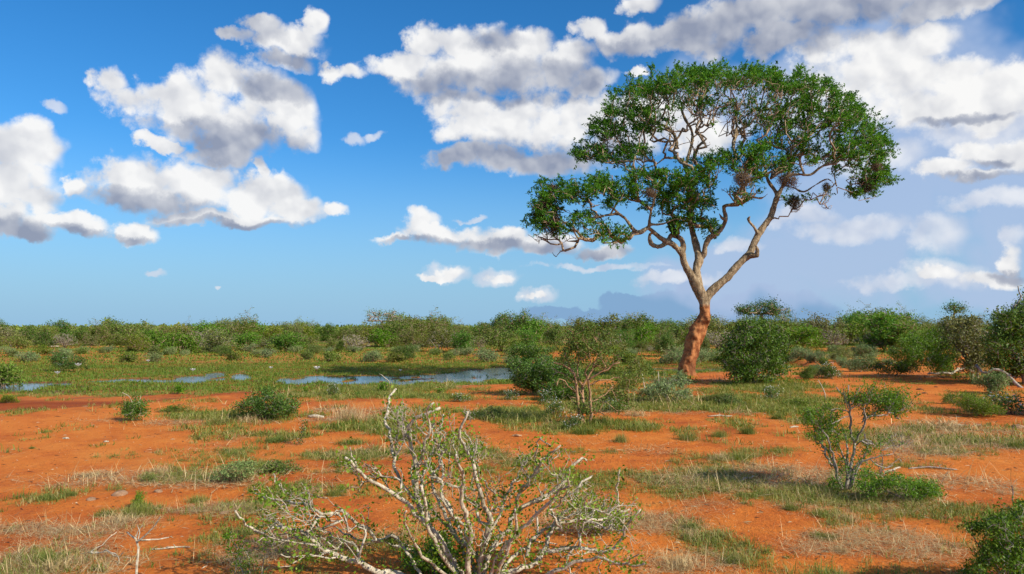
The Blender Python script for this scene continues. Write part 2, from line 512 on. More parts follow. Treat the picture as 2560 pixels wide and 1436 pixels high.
def bark_mat(name, c1, c2, scale=18.0, bump=0.4, mud=None):
    m, B, o = new_mat(name)
    tcn = B.node('ShaderNodeTexCoord')
    vec = B.v('MULTIPLY', tcn.outputs['Object'], (1.0, 1.0, 0.45))
    f, _ = B.noise(vec, scale, 5, 0.65)
    f2, _ = B.noise(vec, scale * 0.12, 3, 0.5)
    c = B.mix(B.ss(B.m('ADD', B.m('MULTIPLY', f, 0.7), B.m('MULTIPLY', f2, 0.3)), 0.36, 0.64), c1, c2)
    hgt = f
    if bump >= .9:
        vr = B.node('ShaderNodeTexVoronoi', feature='DISTANCE_TO_EDGE')
        vr.inputs['Scale'].default_value = 6.5
        wv = B.v('ADD', vec, B.v('SCALE', B.noise(vec, 5.0, 3, .6)[1], .25))
        B._in(vr.inputs['Vector'], wv)
        crack = B.ss(vr.outputs['Distance'], .0, .10)
        c = B.mix(B.m('MULTIPLY', B.m('SUBTRACT', 1.0, crack), .55), c, (.10, .06, .035))
        hgt = B.m('ADD', B.m('MULTIPLY', f, .7), B.m('MULTIPLY', crack, .5))
    if mud:
        sp = B.node('ShaderNodeSeparateXYZ')
        B.t.links.new(tcn.outputs['Object'], sp.inputs[0])
        zz = B.m('ADD', sp.outputs[2], B.m('MULTIPLY', f2, -0.9))
        mm = B.ss(zz, mud - 0.12, mud + 0.18, 1.0, 0.0)
        up = B.m('MULTIPLY', B.ss(zz, mud, mud + 3.0, 0.3, 0.0), B.ss(f2, 0.5, 0.66))
        g, _ = B.noise(tcn.outputs['Object'], 3.2, 5, 0.6)
        g2, _ = B.noise(vec, 1.6, 4, 0.6)
        red = B.mix(B.ss(g2, .50, .66, 0, .75), B.mix(B.ss(g, 0.35, 0.65), (0.19, 0.058, 0.020), (0.45, 0.19, 0.072)), (.11, .045, .022))
        c = B.mix(B.m('MAXIMUM', mm, up), c, red)
        hgt = B.m('ADD', B.m('MULTIPLY', f, 0.6), B.m('MULTIPLY', g, 0.8))
    p = principled(B, c, 0.85, 0.15)
    b = B.node('ShaderNodeBump')
    b.inputs['Strength'].default_value = bump
    b.inputs['Distance'].default_value = 0.05
    B._in(b.inputs['Height'], hgt)
    B.t.links.new(b.outputs[0], p.inputs['Normal'])
    B.t.links.new(p.outputs[0], o.inputs[0])
    return m


M = {}
M['acacia_leaf'] = leaf_mat('acacia_leaf', [(0, (.018, .065, .007)), (.45, (.060, .180, .014)), (.8, (.13, .30, .024)), (1, (.24, .42, .045))], .42, objvar=0)
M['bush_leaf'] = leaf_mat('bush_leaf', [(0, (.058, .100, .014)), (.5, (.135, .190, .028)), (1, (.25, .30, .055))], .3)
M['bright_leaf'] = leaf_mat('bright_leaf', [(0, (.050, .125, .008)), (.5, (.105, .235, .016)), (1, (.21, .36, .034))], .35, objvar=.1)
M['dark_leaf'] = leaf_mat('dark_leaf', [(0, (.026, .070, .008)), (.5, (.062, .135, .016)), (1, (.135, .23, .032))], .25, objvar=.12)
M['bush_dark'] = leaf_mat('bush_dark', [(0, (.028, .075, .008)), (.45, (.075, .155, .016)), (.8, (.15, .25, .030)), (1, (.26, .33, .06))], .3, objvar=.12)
M['grey_leaf'] = leaf_mat('grey_leaf', [(0, (.105, .165, .050)), (.5, (.19, .265, .088)), (1, (.31, .38, .15))], .2, objvar=.15, tint=(1.1, 1.1, .8))
M['lime_leaf'] = leaf_mat('lime_leaf', [(0, (.060, .125, .010)), (.5, (.15, .25, .020)), (1, (.30, .40, .055))], .35, objvar=.1)
M['olive_leaf'] = leaf_mat('olive_leaf', [(0, (.085, .110, .022)), (.5, (.165, .190, .044)), (1, (.35, .32, .12))], .3)
M['white_petal'] = leaf_mat('white_petal', [(0, (.75, .75, .70)), (1, (.85, .85, .82))], .3, objvar=0, tint=(1, 1, 1))
M['grass_blade'] = leaf_mat('grass_blade', [(0, (.080, .125, .018)), (.45, (.170, .225, .038)), (.8, (.28, .29, .075)), (1, (.46, .37, .16))], .35, objvar=.06)
M['marsh_blade'] = leaf_mat('marsh_blade', [(0, (.070, .145, .014)), (.5, (.150, .240, .028)), (.8, (.25, .24, .045)), (1, (.30, .13, .03))], .35, objvar=0)
M['straw'] = leaf_mat('straw', [(0, (.28, .17, .065)), (.5, (.54, .39, .18)), (1, (.72, .58, .32))], .2, objvar=0, tint=(1, 1, 1))
M['tree_bark'] = bark_mat('tree_bark', (.135, .090, .050), (.43, .325, .205), 7.0, 1.0, mud=3.0)
M['twig_bark'] = bark_mat('twig_bark', (.18, .115, .075), (.46, .33, .22), 12.0, .2)
M['pale_bark'] = bark_mat('pale_bark', (.29, .24, .165), (.62, .55, .43), 30.0, .5)
M['grey_bark'] = bark_mat('grey_bark', (.16, .125, .10), (.44, .38, .32), 30.0, .4)
M['brown_bark'] = bark_mat('brown_bark', (.22, .12, .065), (.48, .30, .17), 26.0, .4)
M['nest_twig'] = bark_mat('nest_twig', (.10, .060, .035), (.34, .235, .145), 20.0, .2)
M['dark_nest_twig'] = bark_mat('dark_nest_twig', (.045, .028, .018), (.15, .095, .06), 20.0, .2)
M['stone'] = bark_mat('stone', (.25, .13, .07), (.48, .30, .18), 20.0, .6)
M['feather'] = bark_mat('feather', (.012, .011, .010), (.035, .03, .027), 30.0, .1)
M['clod'] = bark_mat('clod', (.13, .045, .018), (.26, .10, .04), 20.0, .6)


def soil_material():
    m, B, o = new_mat('red_soil')
    tcn = B.node('ShaderNodeTexCoord')
    v = tcn.outputs['Object']
    big, _ = B.noise(v, 0.16, 4, 0.55)
    mid, _ = B.noise(v, 1.3, 5, 0.6)
    fine, _ = B.noise(v, 14.0, 5, 0.65)
    grit, _ = B.noise(v, 70.0, 3, 0.6)
    t = B.m('ADD', B.m('MULTIPLY', big, 0.45), B.m('ADD', B.m('MULTIPLY', mid, 0.4), B.m('MULTIPLY', fine, 0.15)))
    c = ramp(B, t, [(.36, (.32, .064, .009)), (.44, (.47, .112, .014)), (.52, (.58, .160, .020)), (.66, (.65, .225, .038))])
    # pale crumbs of straw and husk, dark pellets
    c = B.mix(B.ss(grit, .67, .75, 0, .55), c, (.62, .42, .22))
    c = B.mix(B.ss(grit, .33, .25, 0, .5), c, (.16, .045, .015))
    spot, _ = B.noise(B.v('MULTIPLY', v, (1.0, .6, 1.0)), 4.5, 5, .7)
    c = B.mix(B.ss(spot, .56, .68, 0, .32), c, (.36, .075, .012))
    c = B.mix(B.ss(spot, .42, .32, 0, .35), c, (.66, .30, .11))
    vr = B.node('ShaderNodeTexVoronoi')
    vr.inputs['Scale'].default_value = 26.0
    B._in(vr.inputs['Vector'], v)
    vs = B.node('ShaderNodeSeparateColor')
    B.t.links.new(vr.outputs['Color'], vs.inputs[0])
    peb = B.m('MULTIPLY', B.ss(vr.outputs['Distance'], .22, .12), B.m('GREATER_THAN', vs.outputs[0], .86))
    c = B.mix(B.m('MULTIPLY', peb, .8), c, B.mix(B.m('GREATER_THAN', vs.outputs[1], .5), (.16, .045, .014), (.60, .36, .18)))
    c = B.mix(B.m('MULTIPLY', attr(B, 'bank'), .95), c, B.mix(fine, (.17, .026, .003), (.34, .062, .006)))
    g = attr(B, 'green')
    s = attr(B, 'dry')
    wet = attr(B, 'wet')
    gn = B.m('MULTIPLY', g, B.ss(fine, .36, .60))
    ggr = B.mix(mid, (.10, .135, .020), (.21, .21, .045))
    c = B.mix(B.m('MULTIPLY', gn, .80), c, ggr)
    sn = B.m('MULTIPLY', s, B.ss(fine, .46, .66))
    c = B.mix(B.m('MULTIPLY', sn, .55), c, (.40, .27, .13))
    farc = attr(B, 'far')
    fn, _ = B.noise(B.v('MULTIPLY', v, (.05, .12, 1.0)), 1.0, 5, .6)
    fcol = B.mix(B.ss(fn, .50, .62), (.18, .20, .050), (.42, .20, .07))
    c = B.mix(farc, c, fcol)
    c = B.mix(B.m('MULTIPLY', wet, .8), c, (.135, .040, .013))
    p = principled(B, c, B.m('MULTIPLY_ADD', wet, -0.35, 0.92), 0.2)
    b = B.node('ShaderNodeBump')
    b.inputs['Strength'].default_value = 0.8
    b.inputs['Distance'].default_value = 0.035
    B._in(b.inputs['Height'], B.m('ADD', B.m('ADD', B.m('MULTIPLY', mid, 1.3), B.m('MULTIPLY', peb, .5)), B.m('ADD', B.m('MULTIPLY', fine, 1.3), B.m('ADD', B.m('MULTIPLY', spot, 1.2), B.m('MULTIPLY', grit, 0.5)))))
    B.t.links.new(b.outputs[0], p.inputs['Normal'])
    B.t.links.new(p.outputs[0], o.inputs[0])
    return m


def water_material():
    m, B, o = new_mat('pond_water')
    tcn = B.node('ShaderNodeTexCoord')
    f, _ = B.noise(tcn.outputs['Object'], 3.0, 3, 0.5)
    p = principled(B, (.10, .085, .065), 0.13, 0.5)
    p.inputs['IOR'].default_value = 1.33
    b = B.node('ShaderNodeBump')
    b.inputs['Strength'].default_value = 0.10
    b.inputs['Distance'].default_value = 0.02
    B._in(b.inputs['Height'], f)
    B.t.links.new(b.outputs[0], p.inputs['Normal'])
    B.t.links.new(p.outputs[0], o.inputs[0])
    return m


M['soil'] = soil_material()
M['water'] = water_material()


# ------------------------------------------------------------------ mesh helpers
def raw_mesh(name, verts, faces, mats, smooth=False, attrs=None, mat_idx=None):
    """verts (n,3); faces (m,3) or (m,4) int arrays (or a list of such arrays)"""
    if not isinstance(faces, (list, tuple)):
        faces = [faces]
    faces = [f for f in faces if len(f)]
    me = bpy.data.meshes.new(name)
    verts = np.asarray(verts, np.float32)
    me.vertices.add(len(verts))
    me.vertices.foreach_set('co', verts.ravel())
    tot = np.concatenate([np.full(len(f), f.shape[1], np.int32) for f in faces])
    idx = np.concatenate([f.astype(np.int32).ravel() for f in faces])
    st = np.concatenate([[0], np.cumsum(tot)[:-1]]).astype(np.int32)
    me.loops.add(len(idx))
    me.loops.foreach_set('vertex_index', idx)
    me.polygons.add(len(tot))
    me.polygons.foreach_set('loop_start', st)
    if mat_idx is not None:
        me.polygons.foreach_set('material_index', np.asarray(mat_idx, np.int32))
    if smooth is True:
        me.polygons.foreach_set('use_smooth', np.ones(len(tot), bool))
    elif smooth is not False:
        me.polygons.foreach_set('use_smooth', np.asarray(smooth, bool))
    for mt in (mats if isinstance(mats, (list, tuple)) else [mats]):
        me.materials.append(mt)
    for k, arr in (attrs or {}).items():
        a = me.attributes.new(k, 'FLOAT', 'POINT')
        a.data.foreach_set('value', np.asarray(arr, np.float32))
    me.update(calc_edges=True)
    return me


def tag(o, label=None, cat=None, group=None, kind=None):
    if label: o['label'] = label
    if cat: o['category'] = cat
    if group: o['group'] = group
    if kind: o['kind'] = kind
    return o


def link(name, data, parent=None, loc=None):
    o = bpy.data.objects.new(name, data)
    COL.objects.link(o)
    if parent is not None:
        o.parent = parent
    if loc is not None:
        o.location = loc
    return o


# ------------------------------------------------------------------ ground and water
def build_ground():
    NR, NC = 560, 460
    t = np.linspace(0, 1, NR)
    yy = -10.0 + 14.0 * np.minimum(t / 0.08, 1) + np.where(t > .08, 0, 0)
    tt = np.clip((t - .08) / .92, 0, 1)
    yy = np.where(t <= .08, -10 + 14 * t / .08, 4.0 * np.exp(tt * math.log(6000 / 4.0) * (0.62 + 0.38 * tt ** 3)))
    u = np.linspace(-1, 1, NC)
    hw = 14 + 1.15 * np.maximum(yy, 0)
    X = u[None, :] * hw[:, None]
    Y = np.repeat(yy[:, None], NC, 1)
    x = X.ravel(); y = Y.ravel()
    G, S, z = cover(x, y)
    z = z - np.clip((y - 400) / 5600, 0, 1) * 0.0
    i = np.arange(NR - 1)[:, None] * NC + np.arange(NC - 1)[None, :]
    i = i.ravel()
    f = np.stack([i, i + 1, i + NC + 1, i + NC], 1)
    wet = step(z, -0.20, -0.40) * (0.25 + 0.75 * step(fbm(x / 4, y / 1.6, 111, 3), .5, .65)) * (1 - step(y, 58, 75)) * np.where(z < -.41, 1.0, .75) * step(y, 26, 34)
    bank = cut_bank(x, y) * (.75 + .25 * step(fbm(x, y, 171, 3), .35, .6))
    far = step(y, 75, 150)
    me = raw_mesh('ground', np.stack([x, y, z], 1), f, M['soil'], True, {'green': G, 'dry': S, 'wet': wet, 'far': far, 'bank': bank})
    o = link('ground', me)
    tag(o, 'red soil plain', kind='structure')
    # water sheet
    a = np.array([[-75, 26], [26, 26], [26, 66], [-75, 66]], float)
    me = raw_mesh('pond_water', np.c_[a, np.full(4, WATER_Z)], np.array([[0, 1, 2, 3]]), M['water'])
    tag(link('pond_water', me), 'shallow pond water between the grass', kind='structure')


build_ground()


# ------------------------------------------------------------------ blades of grass and straw
def unit(v):
    return v / np.maximum(np.linalg.norm(v, axis=-1, keepdims=True), 1e-9)


def blades(base, length, width, lean, rs, rnd=None, curve=0.35, segs=2):
    """grass blades: base (n,3), length (n), width (n), lean (n) radians from upright"""
    n = len(base)
    ang = rs.rand(n) * 2 * np.pi
    hd = np.stack([np.cos(ang), np.sin(ang), np.zeros(n)], 1)
    d0 = hd * np.sin(lean)[:, None] + np.array([0, 0, 1.0]) * np.cos(lean)[:, None]
    l2 = np.minimum(lean + curve * (0.5 + rs.rand(n)), 1.75)
    d1 = hd * np.sin(l2)[:, None] + np.array([0, 0, 1.0]) * np.cos(l2)[:, None]
    sa = ang + np.pi / 2 + (rs.rand(n) - .5) * 1.6
    side = np.stack([np.cos(sa), np.sin(sa), np.zeros(n)], 1) * width[:, None] * .5
    m = base + d0 * length[:, None] * .5
    tip = m + d1 * length[:, None] * .5
    V = np.stack([base - side, base + side, m + side * .7, m - side * .7, tip], 1).reshape(-1, 3)
    k = np.arange(n) * 5
    q = np.stack([k, k + 1, k + 2, k + 3], 1)
    t = np.stack([k + 3, k + 2, k + 4], 1)
    if rnd is None:
        rnd = rs.rand(n)
    return V, q, t, np.repeat(rnd, 5)


def scatter(n, xr, yr, rs, dens):
    """rejection scatter inside a fan in front of the camera"""
    y0, y1 = yr
    out = []
    got = 0
    while got < n:
        k = n * 3
        y = np.sqrt(rs.rand(k) * (y1 ** 2 - y0 ** 2) + y0 ** 2)
        x = (rs.rand(k) * 2 - 1) * (0.70 * y + 1.5)
        G, S, z = cover(x, y)
        d = G if dens == 'g' else S
        ok = rs.rand(k) < d
        if dens == 'g':
            ok &= (z > WATER_Z + 0.0) | (rs.rand(k) < .10)
        else:
            ok &= z > -0.3
        P = np.stack([x, y, z], 1)[ok]
        out.append(P)
        got += len(P)
    return np.concatenate(out)[:n]


def tufted(centers, per, spread, rs):
    n = len(centers)
    idx = np.repeat(np.arange(n), per)
    off = rs.randn(len(idx), 2) * spread[idx][:, None]
    P = centers[idx].copy()
    P[:, :2] += off
    P[:, 2] = height(P[:, 0], P[:, 1]) - 0.005
    return P, idx


def build_grass():
    rs = np.random.RandomState(77)
    for (name, label, y0, y1, nt, per, sp, L, Wd, mat) in (
            ('grass', 'low green grass on the near red soil', 4, 16, 5200, 17, .045, .105, .0075, 'grass_blade'),
            ('grass', 'green grass and herbs in front of the pond', 16, 34, 9500, 13, .085, .15, .016, 'grass_blade'),
            ('marsh_grass', 'green and rust marsh grass round the pond', 34, 62, 15500, 9, .20, .165, .032, 'marsh_blade'),
            ('meadow_grass', 'green meadow beyond the pond', 62, 120, 14000, 6, .45, .20, .075, 'marsh_blade')):
        c = scatter(nt, None, (y0, y1), rs, 'g')
        P, idx = tufted(c, per, sp * (0.5 + rs.rand(nt) * 1.1), rs)
        tone = rs.rand(nt)
        if y0 >= 34:
            z0 = c[:, 2]
            tone = np.clip(0.10 + 0.5 * rs.rand(nt) + 0.45 * step(fbm(c[:, 0] / 7, c[:, 1] / 2.5, 121, 3), .5, .62) * step(c[:, 1], 50, 53) * (1 - step(c[:, 1], 60, 66)), 0, 1)
        tl = (0.45 + rs.rand(nt) * 1.0) * (0.7 + 0.6 * fbm(c[:, 0] / 2, c[:, 1] / 2, 131, 2))
        n = len(P)
        ln = L * tl[idx] * (.5 + rs.rand(n) * .9)
        V, q, t, r = blades(P, ln, Wd * (.6 + rs.rand(n) * .8), rs.rand(n) * 1.15, rs, np.clip(tone[idx] * .75 + rs.rand(n) * .4, 0, 1), .8)
        tag(link(name, raw_mesh(name, V, [q, t], M[mat], False, {'rnd': r})), label, kind='stuff')
    # dry straw: thin stalks lying on the soil, few standing
    for (y0, y1, n, L, Wd) in ((4, 11, 26000, .15, .0045), (11, 22, 26000, .22, .008), (22, 40, 9000, .3, .014)):
        c = scatter(n // 6, None, (y0, y1), rs, 's')
        P, idx = tufted(c, 6, .10 * (0.4 + rs.rand(len(c)) * 1.6) * (1 if y0 < 11 else 1.6), rs)
        P[:, 2] += .012 + rs.rand(len(P)) * .02
        n = len(P)
        lean = np.where(rs.rand(n) < .90, 1.35 + rs.rand(n) * .2, .3 + rs.rand(n) * .9)
        V, q, t, r = blades(P, L * (.3 + rs.rand(n) ** 1.5 * 1.8), Wd * (.6 + rs.rand(n) * .8), lean, rs, None, .12)
        tag(link('straw', raw_mesh('straw', V, [q, t], M['straw'], False, {'rnd': r})), 'dry straw lying on the red soil', kind='stuff')

    n = 24000
    y = 4.2 + rs.rand(n) ** 1.5 * 22
    x = (rs.rand(n) * 2 - 1) * (.70 * y + 1)
    Gl, Sl, zl = cover(x, y)
    ok = rs.rand(n) < .22 + .8 * Sl + .2 * Gl
    x = x[ok]; y = y[ok]; n = len(x)
    a = rs.rand(n) * 6.283
    L = (.008 + rs.rand(n) ** 4 * .085) * (1 + y / 22)
    w = (.003 + rs.rand(n) * .004) * (1 + y / 22)
    d = np.stack([np.cos(a), np.sin(a), np.zeros(n)], 1)
    sd_ = np.stack([-np.sin(a), np.cos(a), np.zeros(n)], 1)
    c = np.stack([x, y, height(x, y) + .004], 1)
    up = np.array([0, 0, 1.0])
    V = np.stack([c - d * L[:, None] / 2 - sd_ * w[:, None] / 2, c + d * L[:, None] / 2 - sd_ * w[:, None] / 3, c + d * L[:, None] / 2 + sd_ * w[:, None] / 3, c - d * L[:, None] / 2 + sd_ * w[:, None] / 2,
                  c + d * (L * (rs.rand(n) - .5) * .5)[:, None] + up * (w * (.7 + rs.rand(n)))[:, None]], 1).reshape(-1, 3)
    k = np.arange(n) * 5
    T = np.concatenate([np.stack([k + i, k + (i + 1) % 4, k + 4], 1) for i in range(4)])
    r = np.where(rs.rand(n) < .60, rs.rand(n) * .12, .3 + rs.rand(n) * .7)
    m = leaf_mat('litter', [(0, (.07, .028, .014)), (.2, (.16, .07, .03)), (.45, (.42, .27, .13)), (1, (.70, .56, .36))], .05, objvar=0)
    tag(link('litter', raw_mesh('litter', V, T, m, False, {'rnd': np.repeat(r, 5)})), 'bits of twig, husk and dung strewn on the red soil', kind='stuff')


build_grass()


# ------------------------------------------------------------------ branching
class Wood:
    """a branching skeleton: nodes with a parent each, drawn as tapering tubes"""
    def __init__(self):
        self.P = np.zeros((0, 3)); self.par = []; self.rmin = []; self.paths = []; self.grp = []

    def add(self, pts, radii, attach=None, grp=0):
        pts = np.asarray(pts, float)
        ids = []
        if attach is not None:
            ids.append(attach)
        prev = -1 if attach is None else attach
        n0 = len(self.par)
        for k in range(len(pts)):
            self.par.append(prev)
            self.rmin.append(radii[k])
            self.grp.append(grp)
            prev = n0 + k
            ids.append(prev)
        self.P = np.vstack([self.P, pts])
        self.paths.append(ids)
        return ids

    def nearest(self, p, lim=None):
        Q = self.P if lim is None else self.P[:lim]
        return int(np.argmin(((Q - p) ** 2).sum(1)))

    def grow(self, targets, seg, jit, rs, root, arc=.18, grp=1, pen=0.35):
        root = np.asarray(root, float)
        d0 = np.linalg.norm(targets - root, axis=1)
        for k in np.argsort(d0):
            t = targets[k]
            d = np.linalg.norm(self.P - t, axis=1)
            far = np.linalg.norm(self.P - root, axis=1)
            cost = d + pen * np.maximum(0, far - d0[k] * .95) * 4
            a = int(np.argmin(cost))
            L = d[a]
            if L < seg * .5:
                continue
            n = max(2, int(L / seg) + 1)
            p0 = self.P[a]
            pr = self.par[a]
            dirn = p0 - self.P[pr] if pr >= 0 else np.array([0, 0, 1.0])
            dirn = dirn / max(np.linalg.norm(dirn), 1e-6)
            s = np.linspace(0, 1, n + 1)[1:, None]
            ctrl = p0 + dirn * L * .42 + np.array([0, 0, L * arc])
            pts = (1 - s) ** 2 * p0 + 2 * s * (1 - s) * ctrl + s ** 2 * t
            pts[:-1] += rs.randn(n - 1, 3) * jit * min(L, seg * 3)
            self.add(pts, [0.0] * n, attach=a, grp=grp)

    def radii(self, tip, power=.45):
        n = len(self.par)
        cnt = np.zeros(n)
        has = np.zeros(n, bool)
        for i, p in enumerate(self.par):
            if p >= 0:
                has[p] = True
        cnt[~has] = 1
        for i in range(n - 1, -1, -1):
            p = self.par[i]
            if p >= 0:
                cnt[p] += cnt[i]
        r = tip * cnt ** power
        rm = np.array(self.rmin)
        self.r = np.where(rm > 0, rm, r)
        for i in range(n):       # a twig is never thicker than what carries it
            p = self.par[i]
            if p >= 0:
                self.r[i] = min(self.r[i], self.r[p] * 1.0 if rm[i] <= 0 else self.r[i])
        return self.r

    def mesh(self, select=None, sides=4, big=8, extend=True):
        V, Q = [], []
        nv = 0
        for ids in self.paths:
            if select is not None and not select(ids):
                continue
            P = self.P[ids]
            r = self.r[ids].copy()
            if len(P) < 2:
                continue
            if self.par[ids[1]] == ids[0] and len(ids) > 1 and self.paths[0] is not ids:
                r[0] = min(r[0], r[1] * 1.15)
            ns = big if r.max() > .05 else (sides if r.max() > .012 else 3)
            T = np.gradient(P, axis=0)
            T /= np.maximum(np.linalg.norm(T, axis=1, keepdims=True), 1e-9)
            ref = np.array([0.31, 0.95, 0.05])
            n1 = np.cross(T, ref)
            bad = np.linalg.norm(n1, axis=1) < .05
            n1[bad] = np.cross(T[bad], np.array([1.0, 0, 0]))
            n1 /= np.linalg.norm(n1, axis=1, keepdims=True)
            n2 = np.cross(T, n1)
            a = np.arange(ns) / ns * 2 * np.pi
            ring = P[:, None, :] + r[:, None, None] * (np.cos(a)[None, :, None] * n1[:, None, :] + np.sin(a)[None, :, None] * n2[:, None, :])
            V.append(ring.reshape(-1, 3))
            m = len(P)
            i = (np.arange(m - 1)[:, None] * ns + np.arange(ns)[None, :])
            j = (np.arange(m - 1)[:, None] * ns + (np.arange(ns)[None, :] + 1) % ns)
            Q.append(np.stack([i, j, j + ns, i + ns], 2).reshape(-1, 4) + nv)
            nv += m * ns
            if ns >= 4:        # close both ends
                V.append(np.array([P[0], P[-1]]))
                k = np.arange(0, ns, 2)
                s0 = nv - m * ns
                e0 = nv - ns
                Q.append(np.stack([np.full(len(k), nv), s0 + (k + 2) % ns, s0 + k + 1, s0 + k], 1))
                Q.append(np.stack([np.full(len(k), nv + 1), e0 + k, e0 + k + 1, e0 + (k + 2) % ns], 1))
                nv += 2
        if not V:
            return np.zeros((0, 3)), np.zeros((0, 4), int)
        return np.concatenate(V), np.concatenate(Q)


def smooth_path(pts, rad, seg):
    """Catmull-Rom through the given points"""
    pts = np.asarray(pts, float)
    P = np.vstack([2 * pts[0] - pts[1], pts, 2 * pts[-1] - pts[-2]])
    out, ro = [pts[0]], [rad[0]]
    for i in range(1, len(P) - 2):
        L = np.linalg.norm(P[i + 1] - P[i])
        n = max(1, int(round(L / seg)))
        for k in range(1, n + 1):
            t = k / n
            p = .5 * ((2 * P[i]) + (-P[i - 1] + P[i + 1]) * t + (2 * P[i - 1] - 5 * P[i] + 4 * P[i + 1] - P[i + 2]) * t * t + (-P[i - 1] + 3 * P[i] - 3 * P[i + 1] + P[i + 2]) * t ** 3)
            out.append(p)
            ro.append(rad[i - 1] * (1 - t) + rad[i] * t)
    return np.array(out), np.array(ro)


def leaves(centers, size, rs, aspect=2.2, up=.35, axis=None, rnd=None, fold=.18):
    """leaf blades: one folded quad each"""
    n = len(centers)
    size = np.broadcast_to(size, (n,)) * (.6 + rs.rand(n) * .8)
    if axis is None:
        axis = unit(rs.randn(n, 3) + np.array([0, 0, .1]))
    nr = unit(rs.randn(n, 3) * .9 + np.array([0, 0, up * 2]))
    side = unit(np.cross(nr, axis))
    nr = unit(np.cross(axis, side))
    h = size[:, None] * .5
    w = h / aspect
    V = np.stack([centers - axis * h, centers + side * w + nr * h * fold, centers + axis * h, centers - side * w + nr * h * fold], 1).reshape(-1, 3)
    k = np.arange(n) * 4
    Q = np.stack([k, k + 1, k + 2, k + 3], 1)
    return V, Q, np.repeat(rs.rand(n) if rnd is None else rnd, 4)


def clump_leaves(tips, dirs, per, spread, size, rs, aspect=2.2, up=.35, tone=.5, sprig=0.0):
    """leaves gathered round each twig tip; sprig stretches the clump along the twig"""
    n = len(tips)
    per = np.broadcast_to(per, (n,)).astype(int)
    idx = np.repeat(np.arange(n), per)
    off = rs.randn(len(idx), 3) * spread
    if sprig:
        off += dirs[idx] * (rs.rand(len(idx))[:, None] - .75) * sprig
    c = tips[idx] + off
    ct = rs.rand(n)
    rnd = np.clip(ct[idx] * tone + rs.rand(len(idx)) * (1 - tone), 0, 1)
    return leaves(c, size, rs, aspect, up, None, rnd)


def lobes_points(lobes, Y, rs, dscale=1.0, shell=.0, clus=5):
    """twig tips inside lobes seen at px,py with radii rx,ry and n tips; depth radius follows the width"""
    out = []
    for lb in lobes:
        px, py, rx, ry, n = lb[:5]
        dr = lb[5] if len(lb) > 5 else rx / F * Y * dscale
        dy = lb[6] if len(lb) > 6 else 0.0
        v = unit(rs.randn(n, 3))
        r = rs.rand(n) ** (1 / 3.0)
        r = np.where(rs.rand(n) < .10, r * 1.35, r)
        r = r * (1 - shell) + shell * (0.85 + .15 * rs.rand(n))
        v = v * r[:, None]
        if clus > 1 and n > 6:      # gather the tips in bunches
            m = max(2, n // clus)
            own = rs.randint(0, m, n)
            v = v[own] + rs.randn(n, 3) * .17
        for k in range(n):
            out.append(at(px + v[k, 0] * rx, py + v[k, 2] * ry, Y + dy + v[k, 1] * dr))
    return np.array(out)


def join(parts):
    """[(V, faces, rnd or None, mat, smooth)] -> arrays for one mesh"""
    V, Fs, R, MI, SM = [], [], [], [], []
    nv = 0
    for (v, f, r, mi, sm) in parts:
        if len(v) == 0:
            continue
        V.append(v); Fs.append(f + nv); nv += len(v)
        R.append(np.zeros(len(v)) + .5 if r is None else r)
        MI.append(np.full(len(f), mi)); SM.append(np.full(len(f), sm))
    return np.concatenate(V), Fs, np.concatenate(R), np.concatenate(MI), np.concatenate(SM)


# ------------------------------------------------------------------ the great acacia
TREE_Y = 39.8


def px_path(lst, Y0, Y1):
    """[(px, py, width_px)] traced in the photograph -> points and radii, depth running from Y0 to Y1"""
    n = len(lst)
    pts, rad = [], []
    for i, (px, py, w) in enumerate(lst):
        Y = Y0 + (Y1 - Y0) * i / max(n - 1, 1)
        pts.append(at(px, py, Y)); rad.append(w * .5 * Y / F)
    return pts, rad


def voxel_mesh(name, V, Q, mat, voxel, origin, noise_amp=.05):
    """fuse overlapping tubes into one skin with a lumpy bark surface"""
    me = raw_mesh('tmp', V - origin, Q, mat)
    ob = link('tmp', me)
    md = ob.modifiers.new('r', 'REMESH')
    md.mode = 'VOXEL'
    md.voxel_size = voxel
    md.use_smooth_shade = True
    sm = ob.modifiers.new('s', 'SMOOTH')
    sm.iterations = 6
    sm.factor = .5
    bpy.context.view_layer.update()
    dg = bpy.context.evaluated_depsgraph_get()
    me2 = bpy.data.meshes.new_from_object(ob.evaluated_get(dg))
    me2.name = name
    n = len(me2.vertices)
    co = np.zeros(n * 3, np.float32); me2.vertices.foreach_get('co', co)
    nr = np.zeros(n * 3, np.float32); me2.vertices.foreach_get('normal', nr)
    co = co.reshape(-1, 3); nr = nr.reshape(-1, 3)
    w = co + origin
    d = (fbm(w[:, 0] * 3 + w[:, 1] * 2.1, w[:, 2] * 2.2 + w[:, 1] * 1.3, 141, 4) - .5) * noise_amp * 2
    d += (fbm(w[:, 0] * 9 + w[:, 1] * 7, w[:, 2] * 5, 151, 2) - .5) * noise_amp * .8
    co = co + nr * d[:, None]
    me2.vertices.foreach_set('co', co.ravel())
    me2.polygons.foreach_set('use_smooth', np.ones(len(me2.polygons), bool))
    me2.materials.clear()
    me2.materials.append(mat)
    bpy.data.objects.remove(ob)
    bpy.data.meshes.remove(me)
    me2.update()
    return me2


LIMBS = []   # (group name, path, y0, y1)


